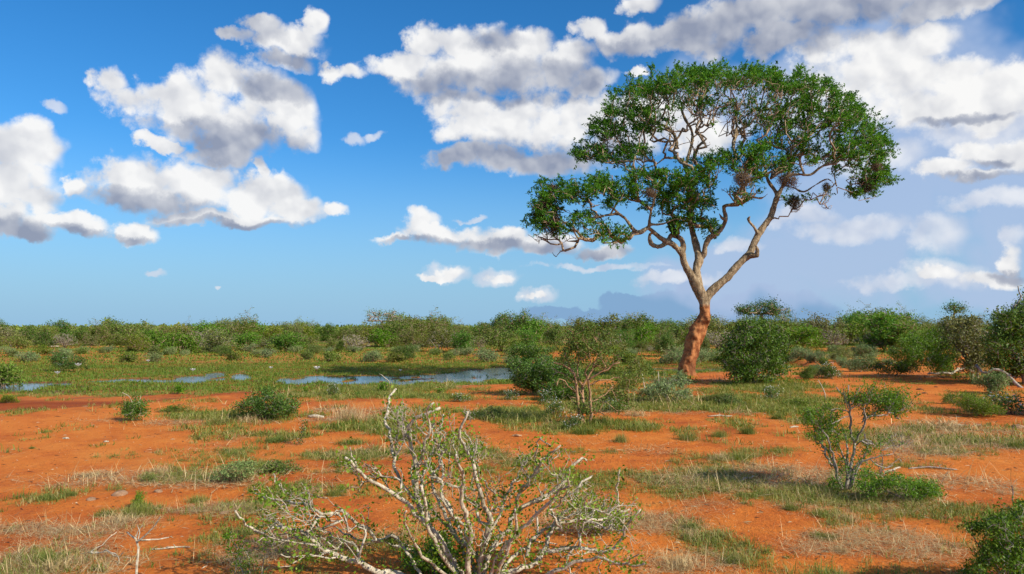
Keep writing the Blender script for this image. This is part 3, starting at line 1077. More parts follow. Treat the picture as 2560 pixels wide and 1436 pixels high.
def build_acacia():
    rs = np.random.RandomState(3)
    base = ground_at(1716, 940)
    TY = TREE_Y
    root = link('acacia_tree', None, None, (float(base[0]), float(TY), float(H1(base[0], TY))))
    tag(root, 'tall umbrella shaped acacia with red mud on its leaning trunk beside the pond', 'tree')
    org = np.array(root.location)
    W_ = Wood()
    T = TY

    def limb(lst, y0, y1, grp, attach=True, seg=.22):
        pts, rad = px_path(lst, T + y0, T + y1)
        pts, rad = smooth_path(pts, rad, seg)
        a = W_.nearest(pts[0]) if attach and len(W_.par) else None
        return W_.add(pts, list(rad), attach=a, grp=grp)

    # trunk
    limb([(1712, 962, 62), (1714, 938, 46), (1721, 905, 38), (1728, 880, 39), (1735, 855, 42), (1744, 826, 43), (1756, 804, 33), (1763, 785, 27), (1761, 762, 28), (1757, 742, 32)], 0, 0, 'trunk', False)
    limb([(1722, 915, 22), (1702, 938, 20), (1690, 952, 12)], 0, -.2, 'trunk')
    limb([(1722, 915, 22), (1730, 940, 20), (1738, 958, 10)], 0, .1, 'trunk')
    # lumps and healed scars on the mud-coated part
    for (a, b, c, d) in ((1731, 866, 9, -.40), (1742, 852, 7, -.42), (1724, 902, 8, -.38), (1738, 838, 8, -.40), (1718, 925, 9, -.42), (1751, 822, 8, -.35), (1729, 884, 6, -.42)):
        limb([(a - 1, b - 2, c), (a, b, c * 1.1), (a + 1, b + 3, c)], d, d, 'trunk', True, .05)
    limb([(1722, 915, 20), (1716, 945, 22), (1712, 962, 16)], -.1, -.5, 'trunk')
    # knot where the mud ends
    limb([(1758, 806, 26), (1768, 800, 19), (1773, 797, 12)], -.25, -.5, 'trunk')
    # left stem
    limb([(1757, 745, 30), (1740, 712, 29), (1728, 690, 21), (1716, 670, 18), (1708, 650, 16), (1706, 632, 17)], 0, -.5, 'limb_a')
    limb([(1706, 634, 16), (1708, 612, 15), (1701, 597, 15), (1690, 590, 14), (1678, 588, 13), (1671, 600, 12), (1660, 612, 12), (1644, 617, 12), (1628, 610, 11), (1623, 596, 9), (1625, 583, 8)], -.5, -1.0, 'limb_a')
    limb([(1704, 636, 15), (1690, 618, 14), (1672, 606, 14), (1650, 595, 13), (1632, 578, 12), (1620, 570, 12), (1600, 581, 12), (1584, 575, 11), (1568, 553, 10), (1550, 537, 9), (1520, 538, 8), (1480, 545, 6), (1440, 540, 5), (1405, 525, 4)], -.5, -2.4, 'limb_a')
    limb([(1622, 571, 9), (1624, 550, 8), (1628, 525, 8), (1636, 500, 6), (1640, 470, 5)], -1.3, -2.0, 'limb_a')
    limb([(1640, 562, 8), (1665, 558, 7), (1690, 548, 5), (1712, 552, 4)], -1.4, -2.2, 'limb_a')
    limb([(1550, 537, 7), (1530, 520, 6), (1500, 512, 5), (1470, 520, 4), (1440, 505, 3)], -1.9, -2.8, 'limb_a')
    # middle stem
    limb([(1745, 716, 26), (1742, 690, 23), (1741, 672, 21), (1748, 650, 24), (1746, 632, 20)], 0, .3, 'limb_b')
    limb([(1746, 636, 20), (1738, 606, 17), (1730, 575, 16), (1725, 548, 17), (1727, 527, 17), (1731, 512, 14), (1726, 480, 11), (1722, 450, 11), (1714, 418, 11), (1704, 400, 10), (1692, 395, 9)], .3, 1.8, 'limb_b')
    limb([(1729, 514, 10), (1745, 503, 8), (1758, 492, 7), (1764, 470, 5), (1775, 440, 4)], .6, -.4, 'limb_b')
    limb([(1714, 418, 10), (1722, 385, 9), (1731, 352, 9), (1729, 325, 8), (1714, 300, 7), (1704, 272, 6), (1712, 245, 4)], 1.6, 2.6, 'limb_b')
    limb([(1692, 396, 8), (1683, 380, 7), (1692, 360, 9), (1684, 335, 9), (1670, 320, 8), (1652, 313, 8), (1640, 322, 6), (1634, 330, 5)], 1.7, .8, 'limb_b')
    limb([(1692, 396, 8), (1662, 396, 7), (1640, 412, 5), (1612, 420, 4), (1580, 418, 3)], 1.7, .6, 'limb_b')
    limb([(1652, 313, 6), (1630, 300, 5), (1600, 270, 4), (1570, 260, 3)], 1.2, 2.0, 'limb_b')
    # second middle stem with its elbows
    limb([(1748, 648, 20), (1760, 636, 17), (1763, 618, 14), (1773, 596, 14), (1792, 584, 13), (1808, 566, 12), (1815, 548, 11), (1811, 530, 11), (1809, 516, 10), (1828, 513, 10), (1845, 512, 10), (1853, 500, 9), (1878, 494, 7), (1905, 496, 6), (1920, 484, 5)], .3, -1.4, 'limb_c')
    limb([(1816, 551, 9), (1804, 545, 8), (1797, 532, 4)], -.5, -.8, 'limb_c')
    limb([(1853, 502, 7), (1862, 480, 6), (1856, 455, 5), (1840, 430, 4), (1830, 400, 4)], -1.0, -1.6, 'limb_c')
    limb([(1840, 395, 9), (1834, 372, 9), (1836, 348, 11), (1850, 325, 10), (1872, 313, 8), (1893, 288, 7), (1912, 272, 6), (1935, 276, 5), (1958, 282, 4)], -.6, 1.2, 'limb_c', True)
    limb([(1836, 345, 7), (1842, 312, 6), (1838, 280, 5), (1828, 250, 4)], -.3, .6, 'limb_c')
    # right stem
    limb([(1760, 752, 27), (1775, 732, 23), (1796, 713, 21), (1822, 690, 20), (1846, 661, 18), (1862, 646, 19), (1876, 632, 19), (1885, 608, 18), (1904, 574, 17), (1925, 545, 15), (1936, 512, 14), (1945, 488, 14)], .05, .3, 'limb_d')
    limb([(1882, 640, 13), (1892, 640, 12), (1894, 626, 8), (1890, 614, 5)], -.1, -.3, 'limb_d')
    limb([(1893, 582, 8), (1884, 567, 8), (1874, 556, 7), (1870, 547, 6), (1875, 542, 4)], .1, -.2, 'limb_d')
    limb([(1926, 548, 8), (1938, 545, 6), (1946, 548, 3)], .1, 0, 'limb_d')
    limb([(1941, 500, 5), (1952, 492, 4), (1957, 491, 3)], .2, 0, 'limb_d')
    limb([(1945, 490, 12), (1934, 472, 10), (1920, 452, 8), (1914, 425, 7), (1905, 395, 6), (1900, 360, 5), (1915, 330, 4)], .3, 1.4, 'limb_d')
    limb([(1945, 490, 12), (1958, 462, 10), (1972, 440, 9), (1996, 436, 8), (2025, 438, 7), (2050, 420, 7), (2080, 402, 6), (2108, 389, 5), (2140, 386, 4), (2178, 395, 3)], .3, -1.4, 'limb_d')
    limb([(1968, 446, 8), (1976, 415, 7), (1982, 392, 7), (2000, 368, 6), (2018, 348, 6), (2030, 326, 5), (2060, 318, 4), (2090, 300, 3)], .4, 1.8, 'limb_d')
    limb([(1985, 470, 5), (2010, 480, 5), (2040, 462, 4), (2070, 448, 3), (2092, 470, 2.5)], .2, -1.0, 'limb_d')
    n_traced = len(W_.par)
    bare = lobes_points([(1345, 590, 40, 36, 26, .8, -2.4), (1400, 610, 40, 36, 22, .8, -2.4), (1600, 440, 90, 20, 30, 1.6, -1.6), (1850, 478, 60, 26, 40, 1.2, -1.4), (1880, 290, 70, 40, 60, 2.5, .3), (1700, 330, 90, 50, 50, 2.5, 1), (2060, 500, 40, 26, 18, .8, -.6), (1980, 520, 30, 22, 12, .6, 0), (1500, 440, 60, 12, 16, 1, -1.5)], T, rs)
    # twig tips: (px, py, rx, ry, n, depth radius, depth offset, leafiness)
    L = [(1385, 478, 60, 36, 66, 1.5, -2.4, 1), (1350, 530, 42, 46, 60, 1.2, -2.4, .9), (1400, 555, 70, 40, 60, 1.4, -2.4, .7), (1480, 478, 62, 32, 58, 1.6, -2.0, 1),
         (1545, 476, 55, 40, 60, 1.6, -1.8, 1), (1470, 560, 60, 34, 34, 1.3, -2.0, .5), (1530, 585, 42, 26, 26, 1.2, -2.0, .9), (1430, 590, 50, 22, 16, 1.0, -2.2, .4), (1610, 450, 46, 36, 40, 1.4, -1.6, .9),
         (1560, 262, 52, 38, 60, 2.4, 0, 1), (1620, 215, 66, 34, 80, 3.2, 0, 1), (1700, 192, 70, 30, 90, 3.8, 0, 1), (1790, 185, 72, 28, 90, 4.4, 0, 1), (1880, 184, 74, 30, 92, 4.4, 0, 1), (1965, 200, 66, 34, 84, 3.8, 0, 1),
         (2040, 228, 62, 38, 80, 3.4, 0, 1), (2110, 268, 56, 42, 76, 2.8, 0, 1), (2162, 322, 48, 46, 72, 2.4, 0, 1), (2196, 385, 44, 42, 60, 2.0, 0, 1), (2205, 440, 38, 36, 44, 1.6, 0, 1), (2160, 470, 36, 26, 28, 1.4, 0, .9),
         (1520, 320, 50, 36, 54, 2.4, 0, 1), (1480, 380, 42, 24, 40, 1.8, 0, 1), (1530, 390, 50, 26, 40, 2.0, 0, .9), (1590, 330, 52, 44, 60, 3.0, .6, .85), (1600, 392, 60, 26, 46, 2.6, .4, .7), (1640, 290, 60, 36, 44, 3.4, .6, .6),
         (1700, 240, 80, 26, 50, 4.0, 0, .6), (1800, 245, 90, 30, 56, 4.4, 0, .45), (1900, 250, 80, 30, 56, 4.2, 0, .55), (1780, 320, 60, 40, 30, 3.6, 1.2, .3), (1890, 320, 60, 30, 34, 3.4, 0, .45),
         (1970, 275, 70, 40, 70, 3.6, 0, .9), (2040, 300, 64, 44, 70, 3.2, 0, .95), (2090, 350, 60, 46, 66, 2.6, 0, .95), (1980, 345, 60, 34, 46, 3.0, 0, .8), (2040, 395, 56, 26, 36, 2.4, 0, .6), (2130, 400, 50, 36, 44, 2.2, 0, .8),
         (1800, 410, 70, 26, 60, 2.6, -1.2, 1), (1870, 385, 70, 28, 60, 2.6, -1.0, 1), (1740, 448, 56, 30, 54, 2.2, -1.4, 1), (1700, 492, 56, 36, 56, 1.9, -1.2, 1), (1648, 500, 40, 30, 34, 1.5, -1.2, 1), (1768, 492, 40, 26, 26, 1.6, -.8, .9),
         (1640, 440, 46, 22, 30, 1.8, -1.0, .9), (1765, 560, 34, 24, 28, 1.1, 0, 1), (1700, 548, 40, 22, 28, 1.2, -1, .8), (1900, 430, 56, 26, 40, 2.2, -1.2, .75), (1960, 410, 50, 26, 36, 2.2, -.6, .8),
         (2000, 505, 40, 14, 16, 1.0, .2, .6), (2060, 480, 36, 22, 14, 1.2, -.6, .25), (1850, 480, 50, 24, 24, 1.6, -1.2, .3), (2170, 430, 40, 30, 30, 1.6, 0, .7), (1860, 280, 70, 30, 30, 3.4, 0, .2)]
    tips, leafy = [], []
    for lb in L:
        lb = (lb[0] + (1790 - lb[0]) * .012, lb[1] + (10 if lb[1] < 300 else 0)) + tuple(lb[2:])
        lb = lb[:4] + (int(lb[4] * 1.02),) + lb[5:]
        p = lobes_points([lb[:7]], T, rs, clus=2)
        tips.append(p)
        leafy.append(rs.rand(len(p)) < lb[7])
    tips.append(bare); leafy.append(np.zeros(len(bare), bool))
    tips = np.concatenate(tips); leafy = np.concatenate(leafy)
    W_.grow(tips, .30, .16, rs, at(1757, 745, T), arc=.10, grp='branch', pen=.30)
    # each tip node ends a path; remember which
    r = W_.radii(.0105, .47)
    lim = n_traced
    # parts: fused trunk and limbs
    for g, nm, lb in (('trunk', 'trunk', 'leaning lower trunk caked with red mud'), ('limb_a', 'limb', 'left limb that loops back on itself'), ('limb_b', 'limb', 'upright middle limb'),
                      ('limb_c', 'limb', 'elbowed limb right of the middle one'), ('limb_d', 'limb', 'thick right limb reaching outwards')):
        V, Q = W_.mesh(lambda ids, g=g: W_.grp[ids[-1]] == g, big=10, sides=8)
        me = voxel_mesh(nm, V, Q, M['tree_bark'], .042 if g != 'trunk' else .05, org, .075 if g == 'trunk' else .036)
        tag(link(nm, me, root), lb)
    V, Q = W_.mesh(lambda ids: W_.grp[ids[-1]] == 'branch', sides=4)
    me = raw_mesh('branches', V - org, Q, M['twig_bark'], True)
    tag(link('branches', me, root), kind='stuff')
    # foliage
    ends = tips[leafy]
    vd = unit(ends - at(1790, 480, T))
    ns = 5
    e2 = np.repeat(ends, ns, 0)
    sd = unit(np.repeat(vd, ns, 0) * .75 + rs.randn(len(e2), 3) * np.array([.8, .8, .5]) + np.array([0, 0, .12]))
    sl = .18 + rs.rand(len(e2)) * .26
    e2 = e2 + rs.randn(len(e2), 3) * .10
    per = (8 + rs.rand(len(e2)) * 9).astype(int)
    idx = np.repeat(np.arange(len(e2)), per)
    t = rs.rand(len(idx))
    c = e2[idx] + sd[idx] * (sl[idx] * t)[:, None] + rs.randn(len(idx), 3) * (.042 * (1.15 - .6 * t))[:, None]
    tone = np.repeat(rs.rand(len(ends)), ns)[idx] * .45 + rs.rand(len(e2))[idx] * .25 + rs.rand(len(idx)) * .3
    V, Q, R = leaves(c, .125, rs, 2.6, .6, unit(sd[idx] * .6 + rs.randn(len(idx), 3) * .6), tone)
    V2, Q2, R2 = leaves(e2[::2] + sd[::2] * sl[::2][:, None], .14, rs, 2.8, .6, sd[::2])
    V, Fs, R, MI, SM = join([(V, Q, R, 0, False), (V2, Q2, R2, 0, False)])
    me = raw_mesh('crown', V - org, Fs, M['acacia_leaf'], False, {'rnd': R})
    tag(link('crown', me, root), kind='stuff')
    print('acacia', len(tips), 'leaves', len(R) // 4, 'nodes', len(W_.par))


def nest_mesh(name, rx, rz, n, mat, seed):
    rs = np.random.RandomState(seed)
    V, Q = [], []
    nv = 0
    for k in range(n):
        c = unit(rs.randn(3)) * rs.rand() ** .5 * np.array([rx, rx, rz]) * (.8 if k % 3 else 1.15)
        c[2] -= .25 * rz * (c[0] / rx) ** 2
        d = unit(np.cross(unit(c + 1e-6), rs.randn(3)) + rs.randn(3) * .45 + np.array([0, 0, -.3]))
        L = rx * (.5 + rs.rand() ** 2 * 1.5)
        s = unit(np.cross(d, rs.randn(3))) * rx * .016
        bend = c / max(np.linalg.norm(c), 1e-6) * -L * .12
        u = unit(np.cross(d, s)) * rx * .018
        for w in (s, u):
            V.append([c - d * L * .5 - w * .4, c - d * L * .5 + w * .4, c + w - bend, c - w - bend, c + d * L * .5])
            Q.append([[nv, nv + 1, nv + 2, nv + 3]]); nv += 5
    V = np.array(V).reshape(-1, 3)
    k = np.arange(0, nv, 5)
    core_n = 9
    me = raw_mesh(name, V, [np.concatenate(Q), np.stack([k + 3, k + 2, k + 4], 1)], mat)
    return me


def build_nests():
    kinds = [nest_mesh('bird_nest', .52, .42, 420, M['nest_twig'], 5), nest_mesh('bird_nest', .5, .62, 460, M['dark_nest_twig'], 6)]
    G = 'thorn twig nests hanging in the great acacia'
    for (px, py, s, kd, dy, lb) in (
            (1381, 470, .75, 0, -2.6, 'brown nest near the top of the acacia\'s low left lobe'),
            (1352, 520, .9, 1, -2.9, 'dark nest at the outer left end of the acacia'),
            (1385, 562, .95, 1, -2.9, 'dark drooping nest under the left lobe of the acacia'),
            (1626, 482, .75, 0, -3.0, 'small tan nest below the middle foliage left of the upright limb'),
            (1857, 447, 1.15, 0, -3.2, 'large pale twig nest in the centre of the acacia over the elbowed limb'),
            (1968, 450, 1.15, 0, -2.2, 'wide brown nest above the fork of the thick right limb'),
            (1987, 508, .72, 1, -.4, 'dark nest hanging just right of the thick right limb'),
            (2066, 468, .5, 1, -1.2, 'small dark nest on the bare twigs right of the fork'),
            (2167, 462, .85, 1, -.8, 'dark nest low in the right tip of the acacia'),
            (2192, 418, .7, 0, -1.2, 'brown nest high in the right tip of the acacia')):
        p = at(px, py, TREE_Y + dy)
        o = link('bird_nest', kinds[kd], None, p)
        s *= .86
        o.scale = (s, s * .9, s * (1.0 if kd else .8))
        o.rotation_euler = (random.uniform(-.3, .3), random.uniform(-.3, .3), random.uniform(0, 6))
        tag(o, lb, 'nest', G)


def build_bird():
    """dark bird perched on the looping left limb, tail hanging down to the right"""
    Y = TREE_Y - 1.0
    root = link('bird', None, None, at(1684, 585, Y))
    tag(root, 'dark bird perched on the looping left limb of the acacia', 'bird')
    org = np.array(root.location)
    prof = [((1668, 553), .03), ((1671, 555), .10), ((1675, 561), .12), ((1678, 567), .15), ((1682, 575), .165), ((1686, 582), .12), ((1690, 588), .07), ((1693, 591), .045)]
    rings, V, Q = 10, [], []
    for (p, r) in prof:
        c = at(p[0], p[1], Y) - org
        for a in range(rings):
            an = a / rings * 2 * math.pi
            V.append(c + np.array([math.cos(an) * r, math.sin(an) * r * .9, -math.sin(an) * 0.0 + math.cos(an) * r * .45]))
    for i in range(len(prof) - 1):
        for a in range(rings):
            b = (a + 1) % rings
            Q.append([i * rings + a, i * rings + b, (i + 1) * rings + b, (i + 1) * rings + a])
    link('body', raw_mesh('body', np.array(V), np.array(Q), M['feather'], True), root)
    def blob(name, pts, rad, seg=.03):
        w = Wood(); w.add(pts, rad); w.r = np.array(rad)
        v, q = w.mesh(big=8, sides=8)
        link(name, raw_mesh(name, v, q, M['feather'], True), root)
    h = at(1669, 552, Y) - org
    blob('head', [h + np.array([.02, 0, -.07]), h + np.array([0, 0, -.03]), h + np.array([-.02, 0, .03]), h + np.array([-.04, 0, .06])], [.05, .085, .08, .03])
    blob('beak', [h + np.array([-.06, 0, .01]), h + np.array([-.12, 0, 0]), h + np.array([-.15, 0, -.03])], [.03, .022, .006])
    t = at(1690, 587, Y) - org
    blob('tail', [t + np.array([-.06, 0, .10]), t, t + np.array([.09, 0, -.17])], [.07, .06, .055])
    for s in (-.05, .05):
        c = at(1680, 577, Y) - org
        blob('leg', [c + np.array([.0, s, -.05]), c + np.array([-.05, s, -.20])], [.018, .012])


build_acacia()
build_nests()
build_bird()


# ------------------------------------------------------------------ bushes
def bush_mesh(name, seed, w, h, ntips, per, leaf, lmat, wmat='twig_bark', lobes=5, base=.15, aspect=1.9, spread=.16, stem=.012, spiky=.0, seg=.28, flowers=0, stems=7, gap=0.0):
    """a whole bush as one mesh: stems, twigs and leaves; w, h in metres, foot at the origin"""
    rs = np.random.RandomState(seed)
    C = []
    for k in range(lobes):
        a = rs.rand() * 2 * np.pi
        rr = rs.rand() ** .5 * w * .30
        C.append((np.cos(a) * rr, np.sin(a) * rr, h * (.35 + .38 * rs.rand()), w * (.16 + .14 * rs.rand()), h * (.16 + .12 * rs.rand())))
    C.append((0, 0, h * .45, w * .36, h * .34))
    if base < .3:
        for k in range(3):
            a = rs.rand() * 2 * np.pi
            C.append((np.cos(a) * w * .28, np.sin(a) * w * .28, h * .25, w * .18, h * .20))
    T = []
    for k in range(ntips):
        c = C[rs.randint(len(C))]
        v = unit(rs.randn(3)) * (.55 + .45 * rs.rand())
        p = np.array([c[0] + v[0] * c[3], c[1] + v[1] * c[3], c[2] + v[2] * c[4]])
        if p[2] < base * h:
            p[2] = base * h + rs.rand() * .1 * h
        T.append(p)
    T = np.array(T)
    if spiky:
        k = rs.rand(ntips) < .12
        T[k, 2] += rs.rand(k.sum()) * spiky * h
    k = rs.rand(ntips) < .07
    T[k] = T[k] * [1.25, 1.25, 1.08]
    W_ = Wood()
    W_.add([[0, 0, -.1], [0, 0, .02]], [.03, .03])
    for k in range(stems):
        a = rs.rand() * 2 * np.pi
        rr = w * (.10 + .16 * rs.rand())
        p1 = np.array([np.cos(a) * rr * .3, np.sin(a) * rr * .3, h * .22])
        p2 = np.array([np.cos(a) * rr, np.sin(a) * rr, h * .45])
        W_.add(np.array([[np.cos(a) * .05, np.sin(a) * .05, .0]] + [p1, p2]) + rs.randn(3, 3) * .03, [0, 0, 0], attach=1)
    W_.grow(T, seg, .12, rs, (0, 0, 0), arc=.12)
    W_.radii(stem, .42)
    V, Q = W_.mesh(sides=4, big=6)
    keep = rs.rand(ntips) >= gap
    E = T[keep]
    Vl, Ql, R = clump_leaves(E, unit(E - [0, 0, h * .4]), per, spread, leaf, rs, aspect, .5, .45, .2)
    parts = [(V, Q, None, 1, True), (Vl, Ql, R, 0, False)]
    mats = [M[lmat], M[wmat]]
    if flowers:
        k = rs.choice(len(E), flowers)
        top = E[k] + np.abs(rs.randn(flowers, 3)) * [.03, .03, .06]
        ff = [leaves(top, leaf * .8, rs, 1.1, 1.0) for _ in range(2)]
        for f in ff:
            parts.append((f[0], f[1], f[2], 2, False))
        mats.append(M['white_petal'])
    V, Fs, R, MI, SM = join(parts)
    return raw_mesh(name, V, Fs, mats, SM, {'rnd': R}, MI)


KINDS = {}


def kinds():
    # key: (meshes, w, h)
    def mk(key, name, w, h, n=2, **kw):
        KINDS[key] = ([bush_mesh(name, 100 + hash_(key) + i, w, h, **kw) for i in range(n)], w, h, name)
    mk('round', 'bush', 3.6, 3.0, 3, ntips=260, per=15, leaf=.15, lmat='bush_leaf', spread=.17)
    mk('darkround', 'bush', 3.6, 3.0, 2, ntips=260, per=17, leaf=.14, lmat='bush_dark', spread=.16)
    mk('tall', 'bush', 3.4, 4.2, 3, ntips=300, per=11, leaf=.13, lmat='bush_leaf', spread=.15, spiky=.30, lobes=7, gap=.06)
    mk('olive', 'bush', 3.4, 3.2, 2, ntips=250, per=12, leaf=.14, lmat='olive_leaf', spread=.17, spiky=.15, wmat='grey_bark')
    mk('thorn', 'thorn_bush', 3.4, 2.6, 2, ntips=340, per=4, leaf=.11, lmat='olive_leaf', wmat='grey_bark', spread=.14, stem=.016, spiky=.2, gap=.3)
    mk('bright', 'bush', 3.0, 2.4, 2, ntips=230, per=15, leaf=.14, lmat='bright_leaf', spread=.16)
    mk('grey', 'shrub', 1.6, .85, 3, ntips=150, per=9, leaf=.11, lmat='grey_leaf', spread=.08, base=.08, seg=.15, stem=.007, aspect=3.0)
    mk('low', 'shrub', 1.6, .9, 2, ntips=130, per=11, leaf=.10, lmat='bush_leaf', spread=.09, base=.08, seg=.15, stem=.007)
    # closer kinds with small leaves
    mk('mgreen', 'bush', 3.0, 2.0, 2, ntips=480, per=20, leaf=.075, lmat='bush_leaf', spread=.095, seg=.2, stem=.006)
    mk('mdark', 'bush', 3.0, 2.0, 2, ntips=480, per=20, leaf=.080, lmat='bush_dark', spread=.095, seg=.2, stem=.006, flowers=0)
    mk('mbright', 'bush', 3.0, 2.0, 2, ntips=460, per=20, leaf=.070, lmat='bright_leaf', spread=.10, seg=.2, stem=.006)
    mk('mgrey', 'shrub', 1.8, .9, 2, ntips=260, per=15, leaf=.085, lmat='grey_leaf', spread=.065, base=.05, seg=.12, stem=.005, aspect=3.2)
    mk('mwhite', 'flowering_herb', 1.2, .6, 2, ntips=110, per=12, leaf=.045, lmat='dark_leaf', spread=.05, base=.06, seg=.1, stem=.0035, flowers=80)
    mk('mherb', 'herb', 1.0, .5, 3, ntips=120, per=14, leaf=.045, lmat='bush_leaf', spread=.045, base=.03, seg=.1, stem=.003)
    mk('mlime', 'shrub', 1.2, .8, 2, ntips=130, per=14, leaf=.07, lmat='lime_leaf', spread=.06, base=.03, seg=.12, stem=.004)
    mk('sprout', 'leafy_sprout', .5, .7, 2, ntips=26, per=7, leaf=.11, lmat='bright_leaf', spread=.06, base=.12, seg=.10, stem=.006, stems=3, lobes=1)


def hash_(s):
    return sum(ord(c) * (i + 3) for i, c in enumerate(s)) % 1000


def put(kind, px, py, wpx, hpx, label, cat='bush', group=None, rs=random, Y=None, name=None):
    """a bush of a kind whose foot shows at px, py and that shows wpx wide and hpx tall"""
    meshes, w0, h0, nm = KINDS[kind]
    p = ground_at(px, py) if Y is None else None
    if Y is not None:
        x = at(px, 820, Y)[0]
        p = (x, Y, H1(x, Y))
    Yd = p[1]
    me = meshes[rs.randrange(len(meshes))]
    o = link(name or nm, me, None, (float(p[0]), float(Yd), float(p[2]) - .03))
    sx = wpx / F * Yd / w0
    o.scale = (sx, sx * rs.uniform(.85, 1.15), hpx / F * Yd / h0)
    o.rotation_euler = (0, 0, rs.uniform(0, 6.28))
    tag(o, label, cat, group)
    return o


ORD = ['first', 'second', 'third', 'fourth', 'fifth', 'sixth', 'seventh', 'eighth', 'ninth', 'tenth', 'eleventh', 'twelfth', 'thirteenth', 'fourteenth', 'fifteenth', 'sixteenth',
       'seventeenth', 'eighteenth', 'nineteenth', 'twentieth']
SECT = [(-400, 200, 'left of the pond'), (200, 480, "behind the pond's left half"), (480, 700, 'behind the round meadow bush'), (700, 900, 'left of the pinkish tree'), (900, 1120, 'around the pinkish tree'),
        (1120, 1340, "behind the pond's right end"), (1340, 1560, 'behind the leggy shrub'), (1560, 1780, 'behind the acacia trunk'), (1780, 2000, 'under the far umbrella tree'),
        (2000, 2200, 'right of the umbrella tree'), (2200, 2420, 'behind the bright bush'), (2420, 3000, 'behind the right edge bush')]
LOOK = {'round': 'green rounded bush', 'darkround': 'dark green bush', 'tall': 'tall ragged green bush', 'olive': 'olive yellowish bush', 'thorn': 'greyish thorn bush', 'bright': 'bright green bush',
        'grey': 'low grey green shrub', 'low': 'low green shrub'}


def treeline():
    rs = random.Random(4)
    PX = [-120, 0, 60, 110, 160, 230, 240, 262, 290, 340, 370, 420, 460, 520, 560, 600, 640, 700, 735, 780, 830, 870, 900, 960, 985, 1050, 1105, 1130, 1170, 1230, 1255, 1300, 1350, 1400, 1450, 1510, 1560, 1605, 1650, 1720, 1790, 1830,
          1900, 1960, 2050, 2110, 2150, 2215, 2270, 2330, 2400, 2480, 2560, 2700]
    PY = [806, 812, 811, 804, 804, 811, 812, 804, 795, 798, 807, 812, 806, 800, 798, 792, 797, 803, 795, 805, 812, 812, 806, 802, 789, 788, 794, 811, 804, 802, 785, 786, 794, 797, 798, 789, 791, 779, 795, 792, 783, 788,
          787, 793, 789, 783, 771, 773, 783, 795, 793, 790, 770, 760]
    items = []
    # back row against the sky
    px = -90.0
    while px < 2680:
        top = float(np.interp(px, PX, PY)) - (rs.uniform(2, 12) if rs.random() < .14 else 0)
        Y = rs.uniform(98, 150)
        kd = rs.choice(['round', 'tall', 'tall', 'darkround', 'olive', 'round', 'tall', 'bright'])
        items.append((px, Y, top + rs.uniform(-1, 8), kd, 'far scrub line', rs.uniform(1.0, 1.5)))
        px += rs.choice([rs.uniform(12, 22), rs.uniform(20, 34), rs.uniform(30, 44)])
    for (x_, t_) in ((1868, 792), (1892, 789), (1915, 790), (1940, 793), (1962, 796), (2376, 790), (2395, 792), (940, 803), (968, 801), (985, 797)):
        items.append((x_, 99.0 + (x_ % 5), t_, rs.choice(['round', 'tall', 'darkround']), 'far scrub line', 1.3))
    # middle row
    px = -80.0
    while px < 2660:
        Y = rs.uniform(76, 98)
        top = float(np.interp(px, PX, PY)) + rs.uniform(14, 34)
        if not (100 < px < 260 and rs.random() < .4):
            kd = rs.choice(['round', 'tall', 'olive', 'bright', 'thorn', 'darkround', 'round', 'bright'])
            items.append((px, Y, top, kd, 'front of the scrub', rs.uniform(1.1, 1.7)))
        px += rs.uniform(38, 84)
    # low shrubs before the scrub
    px = -60.0
    while px < 2660:
        for _ in range(2):
            Y = rs.uniform(62, 84)
            kd = rs.choice(['grey', 'grey', 'low', 'grey', 'low'])
            base = 820 + (CAMH) / Y * F
            items.append((px + rs.uniform(-12, 12), Y, base - rs.uniform(11, 22), kd, 'open ground', rs.uniform(1.5, 2.2)))
        px += rs.uniform(36, 60)
    for i in range(26):          # scattered on the right half, nearer
        px = rs.uniform(1500, 2500); Y = rs.uniform(48, 66)
        items.append((px, Y, 820 + CAMH / Y * F - rs.uniform(16, 34), rs.choice(['grey', 'low', 'grey']), 'open ground', rs.uniform(1.3, 1.9)))
    rows = {}
    for it in items:
        px, Y, top, kd, row, asp = it
        sec = next((k for k, s in enumerate(SECT) if s[0] <= px < s[1]), 0)
        rows.setdefault((row, kd, sec), []).append(it)
    for (row, kd, sec), lst in rows.items():
        lst.sort(key=lambda t: t[0])
        for k, (px, Y, top, _, _, asp) in enumerate(lst):
            x = at(px, 820, Y)[0]
            z = H1(x, Y)
            h = CAMH + (820 - top) / F * Y - z
            h = max(h, .5)
            hp = h / Y * F
            where = {'far scrub line': 'on the skyline', 'front of the scrub': 'before the skyline', 'open ground': 'on open ground'}[row]
            if len(lst) == 1:
                lb = '%s %s %s' % (LOOK[kd], where, SECT[sec][2])
            else:
                lb = '%s %s %s, %s from left' % (LOOK[kd], where, SECT[sec][2], ORD[min(k, 19)])
            wmin = {'grey': 30, 'low': 30}.get(kd, 46)
            cat = 'shrub' if kd in ('grey', 'low') else 'bush'
            put(kd, px, 0, max(hp * asp * 1.15, wmin * 70 / Y if kd in ('grey', 'low') else 34), hp / .90, lb, cat, 'bushes of the far scrub' if cat == 'bush' else 'low shrubs before the far scrub', rs, Y)
    # the wood beyond, one mass
    r2 = np.random.RandomState(8)
    n = 900
    Yd = 155 + r2.rand(n) ** 1.6 * 900
    X = (r2.rand(n) * 2 - 1) * .80 * Yd
    Vs, Qs, Rr = [], [], []
    c = np.stack([X, Yd, height(X, Yd)], 1)
    hh = 1.8 + r2.rand(n) * 1.9 + (Yd > 260) * 1.2
    per = 90
    idx = np.repeat(np.arange(n), per)
    v = unit(r2.randn(len(idx), 3)) * (.6 + .4 * r2.rand(len(idx)))[:, None]
    wd = (2.2 + r2.rand(n) * 3.0) * (1 + Yd / 500)
    P = c[idx] + np.stack([v[:, 0] * wd[idx], v[:, 1] * wd[idx], np.abs(v[:, 2]) * hh[idx] * .9 + .2], 1)
